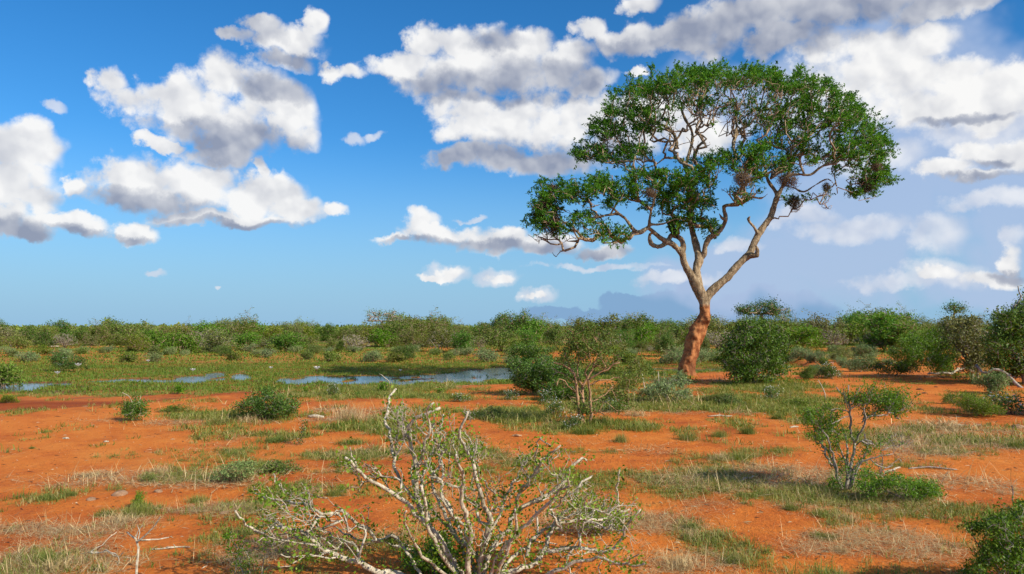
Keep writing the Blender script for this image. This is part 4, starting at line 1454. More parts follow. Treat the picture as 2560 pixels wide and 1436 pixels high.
    V, Q, R = leaves(P, (.45 + Yd[idx] / 600), r2, 1.3, .8, None, np.clip(r2.rand(n)[idx] * .6 + r2.rand(len(idx)) * .4, 0, 1))
    tag(link('distant_wood', raw_mesh('distant_wood', V, Q, M['bush_leaf'], False, {'rnd': R})), 'distant scrub wood reaching the horizon', kind='stuff')


def px_wood(paths, Y, rs, dspread=.9, unitpx=None):
    """traced stems [( [(px,py),...], w0_px, w1_px [,dy0,dy1] )] -> Wood"""
    W_ = Wood()
    for i, t in enumerate(paths):
        pts, w0, w1 = t[0], t[1], t[2]
        dy0, dy1 = (t[3], t[4]) if len(t) > 4 else (0.0, rs.uniform(-dspread, dspread))
        P, R = [], []
        n = len(pts)
        for k, (px, py) in enumerate(pts):
            f = k / (n - 1)
            y = Y + dy0 + (dy1 - dy0) * f
            P.append(at(px, py, y)); R.append((w0 * (1 - f) + w1 * f) * .5 * y / F)
        P, R = smooth_path(P, R, .07 if Y < 14 else .16)
        P[1:-1] += np.random.RandomState(i).randn(len(P) - 2, 3) * (.008 if Y < 14 else .02)
        W_.add(P, list(R), grp='stem%d' % i)
    return W_


def shrub(name, label, cat, base, lobes, seed, leaf, per, spread, lmat, wmat, traced=None, Y=None, stem=.003, seg=.15, gap=0.0, stems=6, flowers=0, parts=False, aspect=2.0, dscale=1.0,
          dspread=.6, twigs=None, single=0, extra=None, arc=.08, spiky=None):
    rs = np.random.RandomState(seed)
    rr = random.Random(seed)
    g = ground_at(*base)
    if Y is None:
        Y = g[1]
    x = at(base[0], base[1], Y)[0]
    org = np.array([x, Y, H1(x, Y)])
    root = link(name, None, None, org)
    tag(root, label, cat)
    tips = lobes_points(lobes, Y, rs, dscale)
    if len(tips):
        gz = height(tips[:, 0], tips[:, 1]) + .04
        tips[:, 2] = np.maximum(tips[:, 2], gz)
    if traced:
        W_ = px_wood(traced, Y, rr, dspread)
    else:
        W_ = Wood()
        W_.add([org + [0, 0, -.12], org + [0, 0, .02]], [.01, .01], grp='root')
        cen = tips.mean(0)
        for k in range(stems):
            a = rr.uniform(0, 6.28)
            t = tips[rs.randint(len(tips))]
            p2 = org * .5 + t * .5 + rs.randn(3) * .05
            p1 = org * .78 + p2 * .22 + rs.randn(3) * .03
            W_.add([org + [math.cos(a) * .05, math.sin(a) * .05, 0], p1, p2], [0, 0, 0], attach=1, grp='twig')
    nt = len(W_.par)
    if len(tips):
        W_.grow(tips, seg, .12, rs, org, arc=arc, grp='twig')
    W_.radii(stem, .42)
    if traced and parts:
        for i in range(len(traced)):
            V, Q = W_.mesh(lambda ids: W_.grp[ids[-1]] == 'stem%d' % i, sides=6, big=8)
            link('branch', raw_mesh('branch', V - org, Q, M[wmat], True), root)
        V, Q = W_.mesh(lambda ids: W_.grp[ids[-1]] == 'twig', sides=4)
        if len(V):
            tag(link('twigs', raw_mesh('twigs', V - org, Q, M[wmat], True), root), kind='stuff')
    else:
        V, Q = W_.mesh(sides=4, big=6)
        tag(link('stems', raw_mesh('stems', V - org, Q, M[wmat], True), root), kind='stuff')
    E = tips[rs.rand(len(tips)) >= gap]
    if extra is not None:      # leaves set along the traced stems
        k = rs.randint(0, nt, extra)
        E2 = W_.P[k] + rs.randn(extra, 3) * spread * .7
        E = np.vstack([E, E2])
    V, Q, R = clump_leaves(E, unit(E - org - [0, 0, .3]), per, spread, leaf, rs, aspect, .5, .45, spread * 1.2)
    if single:
        # the largest leaves one by one
        meshes = []
        for v in range(6):
            a = leaves(np.zeros((1, 3)), leaf * 1.25, rs, aspect, .6)
            meshes.append(raw_mesh('leaf', a[0], a[1], M[lmat], False, {'rnd': np.full(4, v / 6.0)}))
        ks = rs.choice(len(E), single)
        for k in ks:
            o = link('leaf', meshes[rr.randrange(6)], root, E[k] - org + rs.randn(3) * spread * .9)
            o.rotation_euler = (rr.uniform(-1, 1), rr.uniform(-1, 1), rr.uniform(0, 6.28))
    tag(link('foliage', raw_mesh('foliage', V - org, Q, M[lmat], False, {'rnd': R}), root), kind='stuff')
    if flowers:
        k = rs.choice(len(E), flowers)
        Vf, Qf, Rf = leaves(E[k] + rs.randn(flowers, 3) * spread * .8 + [0, 0, spread * .5], leaf * .7, rs, 1.15, 1.2)
        tag(link('flowers', raw_mesh('flowers', Vf - org, Qf, M['white_petal'], False, {'rnd': Rf}), root), kind='stuff')
    return root


def tr(lst, sx, ox, oy):
    return [(ox + u / sx, oy + v / sx) for (u, v) in lst]


def foreground_shrub():
    S = lambda l, a, b, *d: (tr(l, 2.1333, 500, 950), a, b) + tuple(d)
    P = [S([(1450, 1140), (1425, 1000), (1440, 800), (1400, 650), (1405, 520), (1380, 440), (1365, 400)], 15, 5),
         S([(1440, 1130), (1330, 930), (1215, 760), (1160, 640), (1155, 480), (1140, 420), (1122, 330), (1115, 250), (1160, 205), (1210, 182), (1282, 150)], 15, 6, 0, -.3),
         S([(1158, 480), (1190, 365), (1230, 270), (1218, 200), (1212, 160), (1248, 122)], 8, 4, -.2, -.5),
         S([(1215, 760), (1200, 640), (1182, 520), (1222, 430), (1252, 340), (1290, 250), (1298, 185)], 9, 4, -.1, .5),
         S([(1190, 690), (1090, 570), (1040, 480), (1030, 420), (1022, 300), (988, 240), (998, 180), (1018, 90), (1046, 48)], 9, 5, -.1, .4),
         S([(1036, 440), (1055, 300), (1062, 220), (1056, 150)], 6, 4, .3, 0),
         S([(1400, 1110), (1290, 880), (1180, 745), (1100, 652), (1040, 612), (960, 572), (880, 520), (830, 460), (774, 415)], 14, 6, 0, -.6),
         S([(838, 465), (806, 405), (800, 358)], 5, 3, -.5, -.6),
         S([(1045, 612), (1082, 566), (1015, 518), (958, 522)], 6, 3, -.3, 0),
         S([(1330, 1140), (1060, 1042), (960, 1020), (850, 980), (760, 950), (700, 920), (630, 870), (560, 820), (500, 800), (400, 782), (330, 820), (268, 790), (228, 750), (188, 698)], 17, 4, 0, -.9),
         S([(560, 822), (602, 770), (652, 722), (700, 712), (760, 706), (820, 760), (900, 800), (960, 862), (1022, 832)], 9, 7, -.5, .2),
         S([(652, 720), (560, 662), (470, 652), (380, 642), (320, 612), (268, 590)], 7, 3, -.4, .2),
         S([(385, 642), (330, 612), (288, 568)], 4, 2.5), S([(472, 652), (422, 560), (412, 520)], 4, 2.5), S([(562, 660), (455, 592), (402, 540), (392, 500)], 5, 2.5),
         S([(760, 950), (690, 945), (620, 940), (500, 945), (430, 930)], 6, 3, -.4, -.9), S([(640, 882), (560, 870), (470, 860), (370, 840), (300, 870)], 6, 3, -.5, -1.0),
         S([(1200, 1110), (1150, 1000), (1100, 902), (1022, 822), (985, 850), (940, 865)], 9, 6, 0, .2),
         S([(1430, 1120), (1270, 1040), (1140, 920), (960, 860), (850, 850), (740, 800)], 8, 4, .1, .7), S([(850, 980), (840, 900), (760, 850), (680, 840)], 7, 3, -.3, .1),
         S([(1480, 1140), (1545, 920), (1600, 850), (1645, 790), (1680, 700), (1765, 660), (1850, 622), (1925, 560), (1990, 452), (2032, 420), (2062, 430)], 14, 5, 0, .3),
         S([(1500, 1120), (1500, 930), (1550, 760), (1520, 680), (1482, 560), (1462, 470), (1432, 390), (1382, 312), (1402, 240), (1430, 168)], 14, 5, 0, -.3),
         S([(1455, 430), (1470, 375), (1475, 295)], 5, 3, -.2, -.3), S([(1385, 450), (1352, 350), (1340, 288)], 5, 3, -.1, .2),
         S([(1680, 702), (1702, 600), (1742, 560), (1800, 470), (1862, 400), (1922, 350)], 9, 4, .1, -.3), S([(1800, 472), (1790, 380), (1812, 320), (1870, 350)], 5, 2.5),
         S([(1560, 1140), (1620, 1030), (1755, 1000), (1830, 920), (1872, 800), (1950, 700), (1992, 660), (2042, 540), (2092, 512)], 15, 4, 0, .6),
         S([(1835, 925), (1980, 900), (2100, 905), (2180, 920), (2250, 862), (2280, 770), (2350, 690)], 10, 4, .1, -.2),
         S([(1742, 945), (1765, 860), (1832, 800), (1932, 762), (2062, 742), (2142, 750), (2222, 710), (2292, 690)], 9, 4, .2, .9),
         S([(1700, 1140), (1865, 1040), (1962, 992), (2082, 952), (2152, 950), (2242, 982), (2320, 992), (2372, 980)], 11, 4, 0, -.5), S([(2282, 990), (2302, 952), (2342, 930)], 4, 2.5, -.4, -.5),
         S([(1540, 1140), (1600, 1000), (1642, 900), (1690, 780), (1680, 690)], 11, 5, 0, -.5), S([(2235, 700), (2222, 580), (2238, 480)], 6, 3, .8, .6),
         S([(1470, 1140), (1480, 950), (1380, 850), (1330, 760), (1270, 640), (1240, 540), (1225, 450)], 12, 5, 0, .5), S([(1480, 1120), (1440, 930), (1350, 720), (1290, 600), (1300, 480), (1270, 400)], 11, 4, 0, .8),
         S([(1520, 1130), (1580, 960), (1690, 820), (1800, 720), (1900, 620), (1960, 560), (1970, 480)], 11, 4, 0, -.8), S([(1530, 1130), (1640, 980), (1760, 880), (1800, 830), (1790, 700)], 10, 4, 0, .9),
         S([(1400, 1120), (1210, 960), (1130, 840), (1090, 760), (1100, 700)], 9, 4, 0, -.9), S([(1460, 1120), (1520, 880), (1600, 720), (1640, 600), (1700, 520)], 10, 4, 0, .2),
         S([(1440, 1130), (1400, 900), (1260, 720), (1180, 600), (1130, 520), (1150, 400)], 9, 4, 0, .9), S([(1420, 1120), (1300, 950), (1220, 800), (1210, 700), (1180, 560)], 12, 6, 0, -.5),
         S([(1020, 830), (1060, 860), (1150, 890)], 5, 2.5, .2, .3), S([(1990, 660), (1960, 590), (1965, 530)], 4, 2.5, .4, .5), S([(2150, 950), (2120, 1000), (2140, 1050)], 4, 2.5, -.2, -.3),
         S([(1990, 900), (1960, 970), (1975, 1040)], 5, 3, 0, -.2), S([(700, 920), (560, 940), (480, 990), (420, 1000)], 6, 2.5, -.5, -1.1), S([(500, 800), (510, 720), (600, 640)], 5, 2.5, -.6, -.3)]
    Lb = [(1015, 1090, 50, 90, 60, .5), (1080, 1130, 50, 110, 90, .5), (990, 1010, 30, 40, 26, .3), (1100, 1060, 40, 60, 40, .4), (1150, 1160, 50, 80, 50, .5), (1190, 1250, 90, 90, 70, .6), (930, 1180, 40, 30, 26, .3),
          (880, 1160, 30, 30, 16, .3), (740, 1290, 80, 60, 70, .6, -.4), (680, 1320, 60, 40, 40, .5, -.5), (830, 1340, 80, 60, 40, .5, -.3), (1290, 1200, 60, 60, 40, .5), (1390, 1190, 60, 60, 60, .5), (1330, 1160, 40, 50, 40, .4),
          (1440, 1260, 70, 60, 60, .6, .3), (1500, 1290, 60, 60, 50, .5, .4), (1560, 1280, 40, 50, 30, .4), (1250, 1330, 120, 70, 60, .7), (1400, 1370, 100, 60, 40, .6), (1180, 1120, 40, 50, 30, .4), (1550, 1370, 60, 50, 24, .5),
          (1050, 1250, 60, 60, 30, .5), (1140, 1050, 30, 40, 14, .3), (920, 1260, 60, 40, 16, .4)]
    P = [(t[0], t[1] * 1.10, t[2] * 1.15) + tuple(t[3:]) for t in P]
    Lb = [(t[0], t[1], t[2] * 1.1, t[3] * 1.1, int(t[4] * (1.3 if t[1] < 1140 else 1.9))) + tuple(t[5:]) for t in Lb]
    shrub('bare_branched_shrub', 'large sprawling shrub of pale crooked branches with sparse leaves, nearest in front', 'shrub', (1215, 1470), Lb, 31, .033, 5, .036, 'lime_leaf', 'pale_bark', P, 7.6, .0026, .10, .60,
          parts=True, aspect=1.6, single=280, extra=1150, dspread=.8)


def big_plants():
    # centre leggy shrub
    S = lambda l, a, b, *d: (tr(l, 2.872, 850, 740), a, b) + tuple(d)
    P = [S([(1735, 960), (1712, 830), (1700, 700), (1690, 600), (1642, 530), (1602, 490), (1535, 480)], 9, 3, 0, -.3), S([(1735, 950), (1746, 740), (1745, 650), (1790, 560), (1850, 450), (1870, 400)], 8, 3, 0, .4),
         S([(1790, 950), (1800, 760), (1790, 660), (1788, 600), (1850, 560), (1960, 500), (2010, 480)], 8, 3, 0, -.5), S([(1690, 600), (1665, 520), (1622, 440), (1605, 380)], 5, 2.5, 0, .3), S([(1745, 650), (1700, 560), (1720, 470), (1700, 380)], 5, 2.5, 0, .2),
         S([(1790, 640), (1760, 560), (1800, 480), (1790, 400)], 5, 2.5, 0, -.3), S([(1700, 700), (1640, 650), (1580, 600), (1560, 640)], 3, 2, 0, -.6), S([(1800, 760), (1850, 740), (1900, 710), (1960, 640)], 4, 2, 0, .5), S([(1790, 800), (1840, 820), (1900, 860)], 3, 2),
         S([(1715, 820), (1700, 900), (1690, 940)], 4, 3, 0, -.3), S([(1745, 740), (1700, 640), (1600, 560), (1530, 520)], 4, 2, 0, .6), S([(1780, 640), (1840, 620), (1900, 600), (2060, 590)], 4, 2, .2, .7)]
    shrub('leggy_shrub', 'leggy shrub with bare brown stems and a ragged olive top, in front of the pond', 'shrub', (1468, 1062),
          [(1475, 850, 62, 26, 120, .8), (1440, 880, 36, 30, 70, .6), (1500, 890, 40, 30, 70, .7), (1470, 825, 40, 14, 40, .5), (1530, 900, 26, 30, 36, .5), (1420, 900, 26, 26, 30, .5), (1560, 960, 50, 36, 50, .8, .6), (1420, 970, 40, 40, 40, .7, .4), (1480, 1020, 50, 20, 40, .6), (1540, 1010, 40, 20, 30, .6)],
          41, .058, 14, .070, 'bush_leaf', 'brown_bark', P, None, .0042, .16, .12, parts=True, dspread=.5, aspect=1.9)
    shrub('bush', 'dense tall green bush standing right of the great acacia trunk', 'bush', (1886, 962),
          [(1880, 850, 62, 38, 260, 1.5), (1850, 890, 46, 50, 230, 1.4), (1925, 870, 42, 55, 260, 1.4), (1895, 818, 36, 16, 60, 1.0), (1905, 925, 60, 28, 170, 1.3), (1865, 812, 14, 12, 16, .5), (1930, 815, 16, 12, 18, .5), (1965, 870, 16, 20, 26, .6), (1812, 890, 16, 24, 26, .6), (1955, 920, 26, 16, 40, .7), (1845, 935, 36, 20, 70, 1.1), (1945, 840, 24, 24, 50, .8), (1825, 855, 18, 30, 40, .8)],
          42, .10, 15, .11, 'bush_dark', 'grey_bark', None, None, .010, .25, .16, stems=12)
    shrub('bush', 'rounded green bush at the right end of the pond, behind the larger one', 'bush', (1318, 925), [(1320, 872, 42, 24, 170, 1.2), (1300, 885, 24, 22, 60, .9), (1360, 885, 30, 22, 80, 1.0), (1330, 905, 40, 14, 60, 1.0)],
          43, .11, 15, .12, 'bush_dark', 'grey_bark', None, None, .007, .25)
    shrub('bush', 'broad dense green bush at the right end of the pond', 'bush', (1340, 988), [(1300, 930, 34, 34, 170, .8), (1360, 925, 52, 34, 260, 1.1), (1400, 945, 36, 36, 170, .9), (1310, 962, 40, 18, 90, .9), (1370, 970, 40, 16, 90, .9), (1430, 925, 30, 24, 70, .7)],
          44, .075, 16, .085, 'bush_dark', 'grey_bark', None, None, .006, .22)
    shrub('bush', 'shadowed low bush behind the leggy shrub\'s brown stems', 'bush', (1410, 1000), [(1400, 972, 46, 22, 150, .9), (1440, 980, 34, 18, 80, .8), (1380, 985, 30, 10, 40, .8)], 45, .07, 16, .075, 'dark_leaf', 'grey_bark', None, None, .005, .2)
    shrub('shrub', 'leafy green shrub between the leggy shrub and the grey one', 'shrub', (1570, 1010), [(1560, 960, 36, 30, 110, .8), (1590, 925, 22, 30, 60, .6), (1610, 910, 14, 18, 30, .4), (1530, 985, 40, 16, 60, .8)], 46, .065, 13, .07, 'bush_leaf', 'brown_bark', None, None, .005, .2)
    shrub('shrub', 'grey green shrub growing in front of the acacia trunk', 'shrub', (1675, 1008), [(1680, 962, 44, 20, 150, .8), (1640, 975, 36, 18, 100, .8), (1708, 938, 13, 13, 30, .3), (1700, 985, 30, 14, 60, .7), (1610, 985, 30, 12, 50, .6)],
          47, .075, 12, .055, 'grey_leaf', 'grey_bark', None, None, .004, .16, aspect=3.2)
    # right
    shrub('bush', 'feathery bright green bush at the edge of the bare soil on the right', 'bush', (2315, 945), [(2310, 875, 52, 42, 260, 1.6), (2350, 890, 36, 40, 170, 1.3), (2260, 885, 36, 30, 100, 1.3), (2340, 845, 40, 18, 70, 1.0), (2280, 850, 40, 20, 60, 1.2), (2360, 920, 26, 20, 70, 1.0)],
          51, .10, 17, .12, 'bright_leaf', 'grey_bark', None, None, .006, .25, aspect=3.0)
    shrub('bush', 'low dark bush spotted with small white flowers before the bright bush', 'bush', (2240, 940), [(2220, 918, 50, 14, 120, 1.0), (2270, 922, 40, 12, 90, .9), (2180, 915, 30, 10, 50, .8)], 52, .075, 14, .075, 'dark_leaf', 'grey_bark', None, None, .004, .2, flowers=90)
    shrub('bush', 'tall olive leaved bush with a pale dead trunk near the right edge', 'bush', (2425, 945),
          [(2395, 815, 46, 22, 170, 1.2), (2430, 800, 24, 14, 60, .8), (2400, 850, 40, 24, 150, 1.2), (2440, 860, 34, 36, 150, 1.2), (2450, 905, 36, 24, 110, 1.0), (2470, 860, 20, 20, 50, .8), (2420, 905, 24, 20, 50, .8)],
          53, .115, 11, .12, 'olive_leaf', 'grey_bark', [([(2432, 950), (2420, 905), (2405, 870), (2400, 830), (2410, 800)], 9, 4, 0, .2), ([(2440, 950), (2450, 900), (2440, 860), (2470, 830)], 7, 3, 0, -.5), ([(2415, 895), (2385, 860), (2370, 830)], 6, 3)], None, .007, .25, .05, parts=True)
    shrub('bush', 'big dark green bush cut by the right edge', 'bush', (2550, 962),
          [(2540, 800, 52, 34, 230, 1.4), (2500, 850, 40, 40, 220, 1.3), (2570, 860, 60, 60, 300, 1.5), (2600, 800, 50, 60, 200, 1.5), (2500, 905, 40, 24, 120, 1.2), (2490, 785, 10, 12, 14, .4), (2575, 920, 60, 22, 140, 1.3), (2640, 880, 60, 60, 160, 1.5), (2560, 770, 30, 10, 40, .8)],
          54, .11, 14, .13, 'bush_dark', 'grey_bark', [([(2560, 960), (2540, 880), (2520, 820), (2530, 775), (2550, 750), (2545, 715)], 9, 2.5, 0, -.3), ([(2540, 900), (2510, 850), (2500, 800), (2492, 770)], 6, 3)], None, .007, .25, .03, parts=True)
    # right middle shrub with the pale dead crown
    S = lambda l, a, b, *d: (tr(l, 2.813, 1650, 950), a, b) + tuple(d)
    P = [S([(1300, 770), (1330, 660), (1345, 580), (1366, 470), (1345, 400), (1342, 300), (1340, 200), (1322, 100), (1326, 38)], 9, 3, 0, .1), S([(1340, 200), (1292, 110), (1240, 52)], 5, 2.5, 0, .2), S([(1342, 260), (1310, 160), (1290, 60)], 4, 2, 0, -.2),
         S([(1368, 440), (1440, 310), (1436, 200)], 6, 3, 0, -.3), S([(1280, 770), (1250, 700), (1240, 620), (1210, 520), (1190, 430), (1140, 360)], 7, 3, 0, -.3), S([(1310, 770), (1325, 620), (1320, 520), (1308, 420), (1280, 330)], 7, 3, 0, .3),
         S([(1330, 770), (1372, 620), (1420, 555), (1462, 470), (1440, 380)], 7, 3, 0, .3), S([(1340, 760), (1400, 600), (1480, 560), (1560, 530), (1640, 520)], 5, 2, 0, -.2), S([(1420, 430), (1500, 460), (1440, 420), (1380, 460)], 5, 3, -.1, .1),
         S([(1290, 770), (1225, 600), (1180, 500), (1120, 430)], 6, 3, 0, .4), S([(1320, 700), (1300, 560), (1260, 480), (1230, 380)], 6, 2.5, 0, .1), S([(1345, 180), (1380, 110), (1400, 60)], 4, 2, 0, .1), S([(1340, 230), (1260, 200), (1200, 212)], 4, 2, 0, -.1),
         S([(1480, 560), (1560, 620), (1640, 600)], 4, 2), S([(1380, 620), (1470, 640), (1580, 690)], 4, 2), S([(1210, 310), (1280, 270), (1340, 250)], 4, 2, -.2, 0), S([(1640, 240), (1600, 215), (1500, 230), (1420, 300)], 4, 3, .1, 0)]
    shrub('twiggy_shrub', 'twiggy shrub with grey stems, dead pale top twigs and two leafy lobes, right of centre', 'shrub', (2122, 1232),
          [(2190, 1000, 60, 30, 230, .35), (2230, 1000, 30, 26, 90, .25), (2160, 990, 30, 20, 60, .25), (2060, 1050, 40, 34, 170, .3), (2025, 1040, 26, 20, 60, .25), (2090, 1080, 30, 26, 60, .25), (2075, 1120, 26, 30, 50, .25), (2030, 1065, 20, 24, 30, .2), (2170, 1040, 40, 16, 30, .25),
           (2120, 1160, 44, 34, 70, .3), (2210, 1120, 50, 30, 50, .4), (2105, 1110, 44, 40, 50, .3), (2150, 1120, 50, 50, 40, .3), (2215, 985, 66, 34, 160, .3), (2040, 1040, 46, 36, 110, .3), (2240, 1010, 40, 26, 70, .3), (2095, 1205, 34, 22, 70, .3), (2120, 1000, 26, 30, 50, .2), (2250, 1030, 24, 20, 50, .2), (2040, 1085, 24, 20, 50, .2)],
          61, .027, 11, .034, 'bright_leaf', 'grey_bark', P, None, .0019, .07, .2, parts=True, dspread=.35, aspect=1.7)
    shrub('bush', 'low bright green bush at the foot of the twiggy shrub', 'bush', (2260, 1252), [(2230, 1205, 50, 24, 170, .4), (2300, 1222, 50, 24, 200, .4), (2160, 1215, 40, 22, 110, .35), (2335, 1230, 22, 16, 50, .25), (2170, 1180, 30, 20, 50, .3)],
          62, .028, 13, .036, 'bright_leaf', 'grey_bark', None, None, .002, .09)
    shrub('thorn_tangle', 'tangle of dry grey twigs right of the twiggy shrub', 'dry shrub', (2200, 1190), [(2230, 1110, 50, 34, 110, .4), (2180, 1150, 40, 24, 60, .35), (2270, 1080, 26, 16, 20, .25)], 63, .02, 1, .03, 'straw', 'grey_bark', None, None, .0022, .09, .6)
    shrub('thorn_tangle', 'dull green twig tangle in the shade left of the twiggy shrub', 'dry shrub', (1960, 1218), [(1950, 1190, 34, 18, 90, .3), (1990, 1205, 40, 12, 60, .3), (2030, 1215, 40, 12, 50, .3)], 64, .02, 5, .03, 'olive_leaf', 'grey_bark', None, None, .0016, .07, .3)
    # bottom right
    shrub('bush', 'dark glossy bush cut by the bottom right corner', 'bush', (2540, 1490),
          [(2520, 1330, 50, 50, 300, .5), (2550, 1400, 60, 50, 300, .55), (2470, 1390, 36, 34, 130, .35), (2490, 1300, 26, 20, 60, .3), (2430, 1315, 22, 12, 40, .2), (2560, 1270, 22, 20, 50, .25), (2440, 1430, 30, 20, 60, .3), (2620, 1350, 60, 70, 200, .6)],
          65, .026, 13, .032, 'bush_dark', 'grey_bark', [([(2545, 1480), (2560, 1380), (2545, 1290), (2535, 1250), (2530, 1215)], 5, 3, 0, .1), ([(2520, 1470), (2480, 1400), (2440, 1350), (2410, 1310)], 4, 2)], None, .0022, .08, .0, dspread=.3)
    # left and centre bushes
    shrub('bush', 'dense dark green bush on the bare soil below the pond, left of centre', 'bush', (672, 1048), [(670, 1005, 60, 26, 280, .8), (620, 1022, 40, 18, 110, .7), (725, 1018, 26, 20, 90, .5), (665, 980, 26, 12, 40, .4), (700, 1028, 40, 12, 80, .6)],
          71, .050, 15, .060, 'bush_dark', 'grey_bark', None, None, .003, .14)
    shrub('bush', 'small dark green bush with two dead pale sticks, on the left bare soil', 'bush', (338, 1052), [(335, 1018, 30, 24, 150, .4), (318, 1034, 26, 12, 60, .4), (352, 1030, 20, 16, 50, .3)], 72, .045, 14, .055, 'bush_dark', 'pale_bark',
          [([(336, 1050), (330, 1010), (318, 990), (306, 982)], 3, 2), ([(340, 1050), (346, 1010), (352, 990)], 3, 2)], None, .003, .12)
    shrub('herb', 'greyish green herb with tiny yellow buds in the left foreground', 'herb', (585, 1205), [(590, 1178, 46, 20, 150, .4), (560, 1190, 34, 12, 60, .3), (620, 1165, 20, 14, 40, .25)], 73, .030, 11, .036, 'grey_leaf', 'brown_bark', None, None, .002, .09)
    shrub('sapling', 'thin sapling with small white flowers standing on the bare soil left of centre', 'sapling', (752, 1112), [(750, 1082, 16, 24, 26, .12), (760, 1052, 12, 10, 8, .1)], 74, .045, 5, .035, 'dark_leaf', 'brown_bark', None, None, .0025, .1, flowers=14)
    shrub('herb', 'spindly leafy herb at the bottom edge beside the big bare shrub', 'herb', (600, 1475), [(590, 1360, 30, 26, 40, .15), (610, 1400, 30, 30, 40, .2), (575, 1340, 12, 16, 14, .1)], 75, .024, 6, .024, 'bright_leaf', 'pale_bark',
          [([(610, 1470), (600, 1420), (590, 1370), (575, 1330)], 4, 2, 0, 0), ([(620, 1470), (625, 1420), (615, 1380)], 4, 2, 0, .1), ([(650, 1470), (655, 1420), (670, 1390)], 4, 2, 0, 0), ([(595, 1470), (590, 1420), (598, 1390)], 4, 2, 0, -.1)], None, .0018, .08)
    shrub('bush', 'dark green shrub tucked in the heart of the big bare shrub', 'bush', (1090, 1490), [(1090, 1400, 60, 40, 220, .4), (1040, 1410, 40, 30, 90, .3), (1130, 1440, 50, 30, 100, .4), (1110, 1360, 30, 24, 50, .3)], 76, .030, 11, .032, 'bright_leaf', 'grey_bark', None, 7.9, .002, .08)
    shrub('bush', 'dull green bush behind the right branches of the big bare shrub', 'bush', (1500, 1338), [(1500, 1290, 56, 34, 200, .5), (1460, 1280, 36, 30, 90, .4), (1550, 1300, 34, 24, 80, .4)], 77, .028, 8, .036, 'bush_leaf', 'grey_bark', None, None, .002, .09, .1)
    # pond margin bush with white birds or blossoms
    shrub('bush', 'bush with white blossoms beside the left part of the pond', 'bush', (155, 930), [(142, 895, 26, 18, 120, .9), (186, 905, 24, 14, 80, .8), (160, 915, 40, 10, 60, .8), (215, 912, 18, 8, 20, .5)], 78, .085, 13, .09, 'dark_leaf', 'brown_bark', None, None, .005, .2)


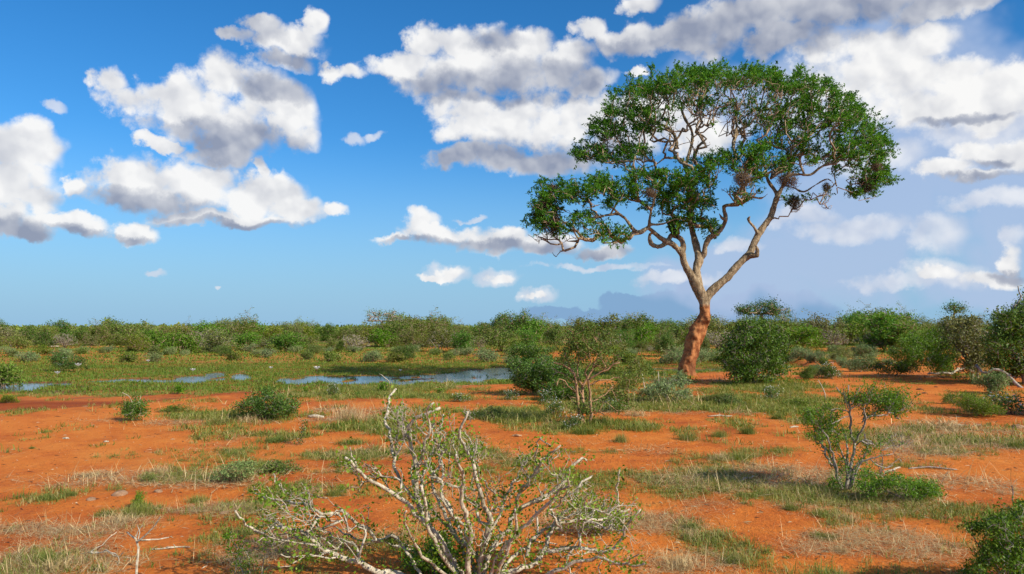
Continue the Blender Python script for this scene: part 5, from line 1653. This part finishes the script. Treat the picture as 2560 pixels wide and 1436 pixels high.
def dead_wood():
    def stick(name, label, paths, Y, mat='pale_bark', cat='dead branch', dsp=.3, group=None, flat=False):
        rr = random.Random(hash_(label))
        W_ = px_wood(paths, Y, rr, dsp)
        W_.radii(.002)
        V, Q = W_.mesh(sides=4, big=8)
        org = np.array([V[:, 0].mean(), Y, V[:, 2].min()])
        o = link(name, raw_mesh(name, V - org, Q, M[mat], True), None, org)
        tag(o, label, cat, group)
    S = lambda l, a, b, *d: (tr(l, 3.2, 0, 1000), a, b) + tuple(d)
    Y = ground_at(345, 1500)[1]
    stick('dead_sapling', 'bare forked pale stick standing at the bottom left', [S([(1078, 1600), (1085, 1400), (1098, 1250), (1100, 1130), (1080, 1110), (1045, 1090), (1015, 1058)], 9, 4, 0, .1), S([(1095, 1140), (1120, 1110), (1190, 1050), (1282, 938)], 6, 3, 0, -.1),
          S([(1100, 1125), (1110, 1110), (1200, 1110), (1352, 1100)], 7, 3, 0, .1), S([(1105, 1115), (1104, 1060), (1098, 1000)], 4, 2, 0, 0), S([(1085, 1105), (1100, 1050), (1142, 1000)], 4, 2, 0, 0)], Y, 'pale_bark', 'dead sapling')
    Y = ground_at(270, 1390)[1]
    stick('fallen_branch', 'thin forked dead branch lying left of the bare pale stick', [S([(720, 1220), (800, 1160), (880, 1100), (935, 1055)], 3.5, 1.5, 0, .3), S([(720, 1220), (850, 1212), (960, 1260), (985, 1225)], 4, 3, 0, -.1), S([(720, 1220), (850, 1214), (955, 1260), (930, 1330), (840, 1395)], 4, 2, 0, -.5),
          S([(722, 1220), (650, 1228), (590, 1233), (640, 1165), (720, 1115)], 3, 1, 0, .4)], Y)
    for (px, py, ln, ang, w, lb, mat) in (
            (790, 1045, 42, -8, 10, 'short pale log lying right of the dense dark left bush', 'pale_bark'),
            (1865, 1205, 60, 35, 7, 'dry broken twig lying in the shadow left of the twiggy shrub', 'grey_bark'),
            (2230, 1185, 70, 28, 7, 'thick pale dead stick leaning over the low bright bush', 'pale_bark'),
            (1985, 1070, 26, 20, 6, 'small bleached stick left of the twiggy shrub', 'pale_bark'),
            (1800, 1042, 60, -5, 4, 'thin pale stick on red soil left of the twiggy shrub top', 'pale_bark'),
            (1292, 1092, 24, -8, 7, 'short dark stick on red soil behind the big bare shrub', 'brown_bark'),
            (135, 868, 26, 4, 4, 'pale forked dead branch lying on the far left meadow', 'pale_bark'),
            (2400, 1065, 36, -4, 4, 'pale stick on the red soil by the right edge shadow', 'pale_bark'),
            (2330, 1175, 110, -12, 5, 'long grey dead branch in the dry straw on the right', 'grey_bark'),
            (1130, 1330, 90, 10, 5, 'grey dead branch lying under the big bare shrub', 'grey_bark'),
            (430, 1372, 90, 6, 5, 'pale dry stalk lying near the bottom left', 'pale_bark'),
            (165, 1098, 16, -4, 6, 'small pale wood chip on the left bare soil, nearer the edge', 'pale_bark'),
            (265, 1106, 12, 12, 5, 'smallest pale wood chip on the left bare soil', 'pale_bark')):
        g = ground_at(px, py)
        Yg = g[1]
        rr = random.Random(int(px))
        L = ln / F * Yg
        a = math.radians(ang)
        pts, rad = [], []
        for k in range(5):
            t = k / 4 - .5
            x = g[0] + math.cos(a) * L * t
            y = g[1] + math.sin(a) * L * t * 1.2 + rr.uniform(-.1, .1) * L
            r = w / F * Yg * .5 * (1 - .4 * abs(t) * 2)
            pts.append((x, y, H1(x, y) + r * .7 + (.14 * L * (t + .5) if ang > 24 else 0) + rr.uniform(0, .03) * L)); rad.append(r)
        W_ = Wood()
        P, R = smooth_path(pts, rad, L / 10)
        W_.add(P, list(R))
        for q in (3, 6):
            if q < len(P) - 1:
                d = np.array([rr.uniform(-1, 1), rr.uniform(-1, 1), rr.uniform(.1, .6)]) * L * .16
                W_.add([P[q], P[q] + d * .5, P[q] + d + np.array([0, 0, -.02 * L])], [R[q] * .6, R[q] * .45, R[q] * .25], attach=q)
        W_.radii(.001)
        V, Q = W_.mesh(sides=4, big=6)
        org = np.array([g[0], g[1], g[2]])
        o = link('fallen_branch', raw_mesh('fallen_branch', V - org, Q, M[mat], True), None, org)
        tag(o, lb, 'dead branch', 'dead sticks lying on the ground')
    # weathered boughs on the right
    S2 = lambda l, a, b, *d: (tr(l, 4.0, 1920, 740), a, b) + tuple(d)
    stick('fallen_bough', 'bleached crooked bough lying at the edge of bare soil under the olive bush', [S2([(1600, 778), (1700, 775), (1830, 768), (1900, 735), (1960, 728), (2020, 740), (2060, 760)], 4, 8, -.5, .3), S2([(1880, 745), (1920, 755), (1960, 750)], 4, 2)],
          ground_at(2400, 946)[1] - .3, 'pale_bark', 'dead bough')
    stick('fallen_bough', 'long grey bough arching down from the big right edge bush to the soil', [S2([(2080, 690), (2100, 730), (2135, 762), (2200, 770), (2250, 742), (2340, 750), (2390, 775), (2430, 840), (2470, 870), (2560, 932), (2640, 960)], 7, 8, .2, -1.2), S2([(2400, 780), (2480, 815), (2560, 812)], 5, 3, -.2, .3)],
          ground_at(2520, 965)[1] + .3, 'grey_bark', 'dead bough')
    # lone standing stalks
    for (px, py, tx, ty, lb) in ((2063, 1000, 2045, 950, 'thin bare stalk beside the right leafy lobe'), (1640, 985, 1645, 928, 'bare stalk rising from the grey shrub'), (1610, 985, 1595, 900, 'bare stalk left of the grey shrub'), (975, 960, 948, 935, 'thin reed at the pond margin')):
        g = ground_at(px, py)
        stick('dry_stalk', lb, [([(px, py), ((px + tx) / 2 + 3, (py + ty) / 2), (tx, ty)], 3, 1.5, 0, .1)], g[1], 'pale_bark', 'stalk')


def stones():
    rs = np.random.RandomState(9)
    import bmesh
    protos = []
    for s in range(3):
        bm = bmesh.new()
        bmesh.ops.create_icosphere(bm, subdivisions=3, radius=1.0)
        for v in bm.verts:
            c = v.co
            f = .75 + .5 * float(fbm(c.x * 1.3 + s * 5, c.y * 1.3 + c.z * 1.7, 161 + s, 3))
            v.co = Vector((c.x * f, c.y * f * .85, c.z * f * .62))
        for f in bm.faces:
            f.smooth = True
        me = bpy.data.meshes.new('stone')
        bm.to_mesh(me)
        bm.free()
        me.materials.append(M['stone'])
        protos.append(me)
    clod = protos[2].copy()
    clod.materials.clear(); clod.materials.append(M['clod'])
    for (px, py, w, k, lb) in ((300, 1237, 42, 0, 'wide tan stone among the straw on the left'), (228, 1250, 26, 1, 'rough tan lump left of the wide tan stone'), (560, 1284, 22, 2, 'flat pale stone on the bare soil left of the big bare shrub'),
                               (1696, 1025, 15, 1, 'round stone beside a sprout left of the twiggy shrub'), (2444, 1065, 22, 0, 'round tan stone on the straw by the right edge shadow'), (2545, 1070, 34, 1, 'largest tan stone at the right edge'),
                               (2300, 949, 9, 2, 'small stone at the front of the right bare soil'), (455, 1342, 8, 2, 'tiny white stone at the lower left'),
                               (395, 1230, 24, 2, 'low tan stone right of the wide tan stone')):
        g = ground_at(px, py)
        o = link('stone', protos[k], None, g)
        r = w / F * g[1] * .5
        o.scale = (r, r, r * .8)
        o.rotation_euler = (0, 0, px)
        tag(o, lb, 'stone', 'stones on the red soil')
    for (px, py, w, lb) in ((2312, 984, 14, 'dark clod on the right bare soil, lowest of three'), (2300, 975, 18, 'wide brown clod on the right bare soil'), (2340, 968, 10, 'dark clod farthest right on the bare soil'), (2360, 1295, 20, 'dark dung heap in the straw right of the low bright bush'),
                            (1420, 1405, 12, 'small red clod under the big bare shrub')):
        g = ground_at(px, py)
        o = link('clod', clod, None, g)
        r = w / F * g[1] * .5
        o.scale = (r, r, r * .7)
        o.rotation_euler = (0, 0, px * 1.7)
        tag(o, lb, 'clod', 'dark clods on the red soil')


def tuft_mesh(seed, n, L, Wd, spread, lean, mat, tone=(0, 1), curve=.7):
    rs = np.random.RandomState(seed)
    P = np.c_[rs.randn(n, 2) * spread, np.zeros(n) - .01]
    r = np.clip(tone[0] + rs.rand(n) * (tone[1] - tone[0]), 0, 1)
    V, q, t, R = blades(P, L * (.4 + rs.rand(n) * .8), Wd * (.6 + rs.rand(n) * .8), rs.rand(n) ** .8 * lean, rs, r, curve)
    return raw_mesh('grass_tuft', V, [q, t], M[mat], False, {'rnd': R})


def small_plants():
    T = {'green': [tuft_mesh(200 + i, 520, .24, .007, .12, .95, 'grass_blade', (0, .75)) for i in range(2)],
         'mixed': [tuft_mesh(210 + i, 560, .25, .007, .13, 1.1, 'grass_blade', (.25, 1.0)) for i in range(2)],
         'dry': [tuft_mesh(220 + i, 420, .28, .0055, .12, 1.4, 'straw', (0, 1), .5) for i in range(2)]}
    rr = random.Random(12)
    G = 'grass tufts on the red soil'
    L = [(1870, 1085, 46, 30, 'green', 'round green tuft on bare soil left of the twiggy shrub'), (1722, 1100, 60, 34, 'mixed', 'wide tuft with tall seed stalks left of the twiggy shrub'), (1800, 1092, 50, 26, 'mixed', 'tuft between the wide seeding tuft and the round green one'),
         (1942, 1048, 40, 22, 'green', 'small tuft below the flowering herbs left of the twiggy shrub'), (1850, 1148, 60, 24, 'mixed', 'flat tuft on the bare track right of centre'), (1800, 1150, 60, 22, 'dry', 'straw patch beside the flat tuft on the track'),
         (1730, 1325, 50, 30, 'green', 'tuft on bare soil right of the big bare shrub'), (1740, 1345, 90, 26, 'dry', 'straw heap under the tuft right of the big bare shrub'), (110, 1410, 70, 44, 'green', 'green tuft at the bottom left corner'), (130, 1425, 130, 30, 'dry', 'dry heap around the bottom left tuft'),
         (265, 1290, 60, 26, 'green', 'bright green tuft in the left foreground'), (345, 1290, 80, 44, 'mixed', 'tall pale tuft right of the bright green one in the left foreground'), (300, 1302, 130, 20, 'dry', 'straw ring under the left foreground tufts'),
         (120, 1250, 60, 18, 'green', 'creeping green patch on the far left soil'), (180, 1240, 30, 18, 'green', 'short green patch next to the creeping one'), (80, 1122, 16, 5, 'green', 'tiny lone tuft on the bare left soil'), (495, 1255, 60, 24, 'mixed', 'tuft behind the left foreground tufts'),
         (840, 1240, 40, 26, 'mixed', 'yellowish tuft left of the big bare shrub'), (1552, 1105, 40, 30, 'mixed', 'tuft behind the tip of the big bare shrub'), (550, 1060, 90, 24, 'mixed', 'pale tuft at the edge of the bare soil left of centre'), (620, 1055, 60, 20, 'dry', 'straw tuft in front of the dense left bush'),
         (1100, 1240, 60, 24, 'dry', 'dry tuft behind the big bare shrub'), (870, 1050, 80, 40, 'dry', 'dome of dry brown grass above the big bare shrub, left'), (1590, 1040, 70, 20, 'dry', 'dome of dry brown grass right of the leggy shrub'), (2060, 1290, 80, 24, 'mixed', 'tuft in front of the twiggy shrub'),
         (1980, 1275, 50, 22, 'green', 'green sprig left of the tuft in front of the twiggy shrub'), (2440, 1110, 40, 20, 'green', 'small green tuft in the dry straw near the right edge'), (2540, 1120, 70, 26, 'green', 'green tuft at the right edge above the dark bush'),
         (2360, 1112, 70, 22, 'mixed', 'tuft in the middle of the right dry straw'), (2350, 1070, 220, 26, 'dry', 'pale mat of fallen straw on the right'), (2120, 1300, 70, 22, 'dry', 'straw tuft below the low bright bush'), (2100, 1380, 60, 18, 'dry', 'straw sprig near the bottom right'),
         (2060, 1345, 80, 18, 'green', 'flat green patch near the bottom right'), (1700, 1420, 120, 40, 'dry', 'straw heap at the bottom right of centre'), (1840, 1405, 70, 30, 'mixed', 'mixed tuft at the bottom right of centre'), (880, 1110, 90, 20, 'green', 'green patch left of the big bare shrub\'s top'),
         (1010, 1100, 120, 24, 'green', 'green patch behind the big bare shrub\'s top'), (690, 1105, 110, 18, 'green', 'flat green patch right of the bare clearing'), (400, 1180, 80, 18, 'dry', 'grey straw patch at the lower edge of the bare clearing'), (230, 1190, 120, 14, 'dry', 'long straw line below the bare clearing'),
         (1500, 1060, 90, 30, 'mixed', 'grass clump at the foot of the leggy shrub'), (1300, 1050, 110, 34, 'mixed', 'grass clump left of the leggy shrub'), (1600, 1075, 110, 26, 'mixed', 'grass clump right of the leggy shrub\'s foot'), (1460, 1085, 80, 26, 'green', 'grass clump in front of the leggy shrub')]
    for (px, py, w, h, kd, lb) in L:
        g = ground_at(px, py)
        me = T[kd][rr.randrange(2)]
        o = link('grass_tuft', me, None, g)
        s = w / F * g[1] / .62
        o.scale = (s, s, max(h / F * g[1] / .22, .3))
        o.rotation_euler = (0, 0, rr.uniform(0, 6.28))
        tag(o, lb, 'grass tuft', G)
    # herbs, sprouts, low bushes
    L = [('mwhite', 1365, 1010, 60, 34, 'white flowered herb left of the leggy shrub'), ('mwhite', 1385, 1040, 50, 40, 'white flowered herb just left of the leggy shrub\'s foot'), ('mwhite', 1275, 1000, 50, 24, 'white flowered herb at the right end of the near bank'), ('mwhite', 1150, 1005, 60, 22, 'white flowered herb below the middle of the pond'),
         ('mwhite', 1430, 1075, 60, 40, 'white flowered herb at the foot of the leggy shrub'), ('mwhite', 1925, 1000, 60, 34, 'white flowered herb below the dense bush right of the trunk'), ('mwhite', 1545, 1030, 70, 34, 'white flowered herb between leggy and grey shrubs'),
         ('mwhite', 835, 990, 40, 34, 'white flowered herb right of the dense left bush'), ('mwhite', 2530, 1035, 130, 50, 'white flowered bush in the shade at the right edge'), ('mwhite', 1175, 1050, 40, 24, 'white flowered herb behind the big bare shrub'),
         ('mgreen', 2440, 1040, 120, 60, 'green leafy bush left of the shaded flowering one'), ('mgrey', 2480, 985, 90, 60, 'grey green shrub below the big right edge bush'), ('mgrey', 2050, 945, 70, 36, 'grey green shrub right of the dense trunkside bush'), ('mwhite', 2080, 948, 60, 40, 'flowering shrub right of the dense trunkside bush'),
         ('mdark', 2020, 950, 50, 36, 'small dark shrub right of the dense trunkside bush'), ('mgrey', 1998, 900, 60, 34, 'pale grey shrub behind the trunkside bush, left of a pair'), ('mgrey', 2040, 908, 56, 32, 'pale grey shrub behind the trunkside bush, right of a pair'), ('mgreen', 2110, 905, 56, 44, 'small olive bush before the grey pair'),
         ('mgrey', 2150, 930, 60, 40, 'grey shrub left of the flower spotted bush'), ('mgrey', 2160, 895, 60, 36, 'grey shrub behind the flower spotted bush'), ('sprout', 2110, 915, 18, 30, 'pale dead looking sprout among the grey shrubs'),
         ('mdark', 1010, 900, 72, 38, 'dark rounded bush beyond the pond, behind the acacia shadow'), ('mdark', 560, 890, 44, 26, 'dark round bush alone on the meadow'), ('mgreen', 795, 884, 56, 24, 'low green bush on the meadow, right of the round one'),
         ('mlime', 5, 975, 90, 70, 'yellow green shrub cut by the left edge beside the pond'), ('mlime', 20, 1008, 50, 24, 'low yellow green shrub under the left edge shrub'), ('mgreen', 1750, 890, 60, 70, 'green bush behind the acacia trunk'), ('mdark', 1668, 892, 64, 62, 'dark bush left of the acacia trunk'),
         ('mbright', 1560, 882, 60, 60, 'bright green bush behind the leggy shrub, right'), ('mgreen', 1600, 885, 44, 34, 'small green bush beside the bright one'), ('mdark', 1620, 935, 26, 34, 'small dark bush at the far puddle'), ('thorn', 1625, 880, 28, 22, 'short dead stump shrub near the far puddle'),
         ('sprout', 445, 985, 26, 34, 'leafy sprout on the edge of the red bank'), ('sprout', 762, 984, 20, 22, 'small sprout on the near bank, left'), ('sprout', 895, 992, 14, 18, 'smallest sprout on the near bank'), ('sprout', 958, 980, 24, 34, 'sprout with dry foot on the near bank'), ('sprout', 1100, 985, 22, 22, 'sprout below the right part of the pond'),
         ('mherb', 375, 1205, 60, 26, 'green herb in the straw left of the yellow budded herb'), ('mherb', 700, 1180, 130, 34, 'flat green herb patch right of the yellow budded herb'), ('mherb', 860, 1165, 90, 26, 'flat green herb patch left of the big bare shrub'), ('mherb', 1180, 1140, 60, 24, 'small herb seen between the bare shrub\'s top branches'),
         ('mgreen', 1790, 1005, 90, 26, 'low green growth before the acacia and trunkside bush'), ('mherb', 1830, 1015, 90, 30, 'spreading herb before the trunkside bush'), ('mherb', 1990, 1015, 90, 26, 'spreading herb left of the twiggy shrub\'s top'), ('mherb', 430, 1030, 90, 20, 'spreading herb right of the small dark left bush'),
         ('mherb', 1240, 1050, 90, 34, 'greyish herb cluster left of the flowering herbs'), ('mlime', 345, 1270, 40, 44, 'yellow green sprouting plant in the left foreground'), ('mlime', 855, 1232, 30, 26, 'yellow green sprout behind the bare shrub\'s left branches'),
         ('mgreen', 2500, 960, 80, 40, 'green growth under the big right edge bush'), ('mherb', 2370, 1010, 40, 30, 'white tipped weed on the right bare soil'), ('bright', 2240, 880, 140, 90, 'rounded green bush behind the flower spotted bush'), ('tall', 2160, 862, 110, 82, 'ragged tall bush behind the grey shrubs'),
         ('tall', 2110, 855, 70, 70, 'thin feathery bush left of the ragged tall bush'), ('mdark', 850, 880, 26, 30, 'narrow dark bush with pale top beyond the pond'), ('tall', 745, 876, 36, 66, 'slim treelike shrub beyond the pond, left of centre'), ('tall', 1320, 850, 70, 60, 'ragged bush behind the pond\'s right end bush'),
         ('mgreen', 1080, 845, 110, 60, 'large green bush left of the blue storm cloud'), ('round', 1030, 850, 130, 62, 'large rounded bush right of the far pinkish tree')]
    for (kd, px, py, w, h, lb) in L:
        cat = {'mwhite': 'flowering herb', 'mherb': 'herb', 'sprout': 'sprout', 'mgrey': 'shrub', 'mlime': 'shrub'}.get(kd, 'bush')
        put(kd, px, py, w * 1.1, h * 1.15, lb, cat, None, rr, None, 'herb' if kd == 'mherb' else None)
    # unseen right-hand bushes: first inferred from its shadow, second added to shade the straw
    for (x, y, kd, w, h, lb) in ((16.6, 21.2, 'mdark', 3.4, 3.3, 'dark bush outside the right edge, throwing the long shadow on the bare soil'), (5.75, 7.0, 'mdark', 1.5, 1.25, 'small dark bush added outside the bottom right corner to shade the straw')):
        me = KINDS[kd][0][0]
        o = link('bush', me, None, (x, y, H1(x, y) - .03))
        o.scale = (w / 3.0, w / 3.0, h / 2.0)
        tag(o, lb, 'bush')
    # white blossoms over the marsh
    rs = np.random.RandomState(15)
    for k, (px, py, r, lb) in enumerate(((195, 926, 8, 'white blossom just right of the flowering pond bush'), (143, 946, 7, 'white blossom below the flowering pond bush'), (370, 914, 5, 'white blossom on the rusty grass beyond the pond'), (482, 938, 6.5, 'white blossom at the first blue puddle'),
                                         (677, 932, 5, 'white blossom left of the wide water'), (792, 934, 8, 'white blossom at the wide water'), (1001, 938, 4, 'white blossom at the foot of the acacia shadow'),
                                         (157, 912, 9, 'largest white blossom on the pond bush'), (150, 925, 6, 'white blossom low on the pond bush'), (138, 921, 6, 'white blossom on the left of the pond bush'))):
        g = ground_at(px, py + 6)
        root = link('blossom', None, None, g)
        tag(root, lb, 'flower', 'white blossoms round the pond')
        s = r / F * g[1]
        h = 12 / F * g[1] + .1
        W_ = Wood(); W_.add([[0, 0, -.05], [0.01, 0, h * .5], [0, 0, h]], [.006, .006, .006]); W_.radii(.003)
        V, Q = W_.mesh()
        link('stem', raw_mesh('stem', V, Q, M['twig_bark']), root)
        for q in range(6):
            a = q * math.pi / 3
            d = np.array([math.cos(a), math.sin(a), .9]); sd_ = np.array([-math.sin(a), math.cos(a), 0])
            c = np.array([0, 0, h])
            V = np.array([c, c + d * s * .6 + sd_ * s * .58, c + d * s * 1.1, c + d * s * .6 - sd_ * s * .58])
            link('petal', raw_mesh('petal', V, np.array([[0, 1, 2, 3]]), M['white_petal'], False, {'rnd': np.full(4, .5)}), root)


def far_trees():
    def umbrella(label, px, top, bot, w, Y, lmat, dens, seed, wood='twig_bark', lobes=None, cat='tree'):
        rs = np.random.RandomState(seed)
        x = at(px, 820, Y)[0]
        org = np.array([x, Y, H1(x, Y)])
        root = link('acacia_tree', None, None, org)
        tag(root, label, cat)
        W_ = Wood()
        zt = at(px, top, Y)[2]; zb = at(px, bot, Y)[2]
        hw = w / F * Y / 2
        W_.add([org + [0, 0, -.2], org + [0, 0, (zb - org[2]) * .5], np.array([x + .1, Y, zb * .9 + .1])], [0, 0, 0], grp='t')
        tips = lobes_points(lobes, Y, rs, 1.0)
        W_.grow(tips, .8, .10, rs, org, arc=.05)
        W_.radii(.035, .42)
        V, Q = W_.mesh(lambda ids: W_.grp[ids[-1]] == 't', big=8)
        link('trunk', raw_mesh('trunk', V - org, Q, M[wood], True), root)
        V, Q = W_.mesh(lambda ids: W_.grp[ids[-1]] != 't', sides=4)
        tag(link('branches', raw_mesh('branches', V - org, Q, M[wood], True), root), kind='stuff')
        E = tips[rs.rand(len(tips)) < dens]
        V, Q, R = clump_leaves(E, unit(E - org), 15, .34, .20, rs, 1.8, .5, .5, .3)
        tag(link('crown', raw_mesh('crown', V - org, Q, M[lmat], False, {'rnd': R}), root), kind='stuff')
    umbrella('distant broad umbrella shaped tree right of the great acacia', 1903, 752, 792, 125, 112, 'dark_leaf', 1.0, 81,
             lobes=[(1870, 773, 28, 12, 70, 3), (1908, 766, 36, 13, 90, 3), (1944, 774, 26, 12, 66, 3), (1852, 780, 12, 5, 16, 2), (1968, 783, 10, 4, 14, 2), (1890, 782, 24, 5, 30, 2), (1930, 783, 20, 5, 26, 2)])
    umbrella('distant pinkish bare tree with a few green leaves on the skyline', 955, 774, 810, 90, 118, 'bush_leaf', .22, 82, 'grey_bark',
             lobes=[(935, 786, 18, 10, 50, 2.5), (965, 784, 24, 10, 70, 2.5), (985, 790, 14, 10, 30, 2), (922, 795, 12, 12, 24, 2)])
    umbrella('small flat topped tree on the skyline near the right edge', 2382, 758, 790, 60, 110, 'dark_leaf', .8, 83,
             lobes=[(2375, 766, 18, 5, 36, 2), (2395, 770, 16, 6, 26, 2), (2362, 772, 8, 3, 8, 1), (2404, 777, 8, 4, 8, 1)])


kinds()
treeline()
far_trees()
big_plants()
foreground_shrub()
dead_wood()
stones()
small_plants()
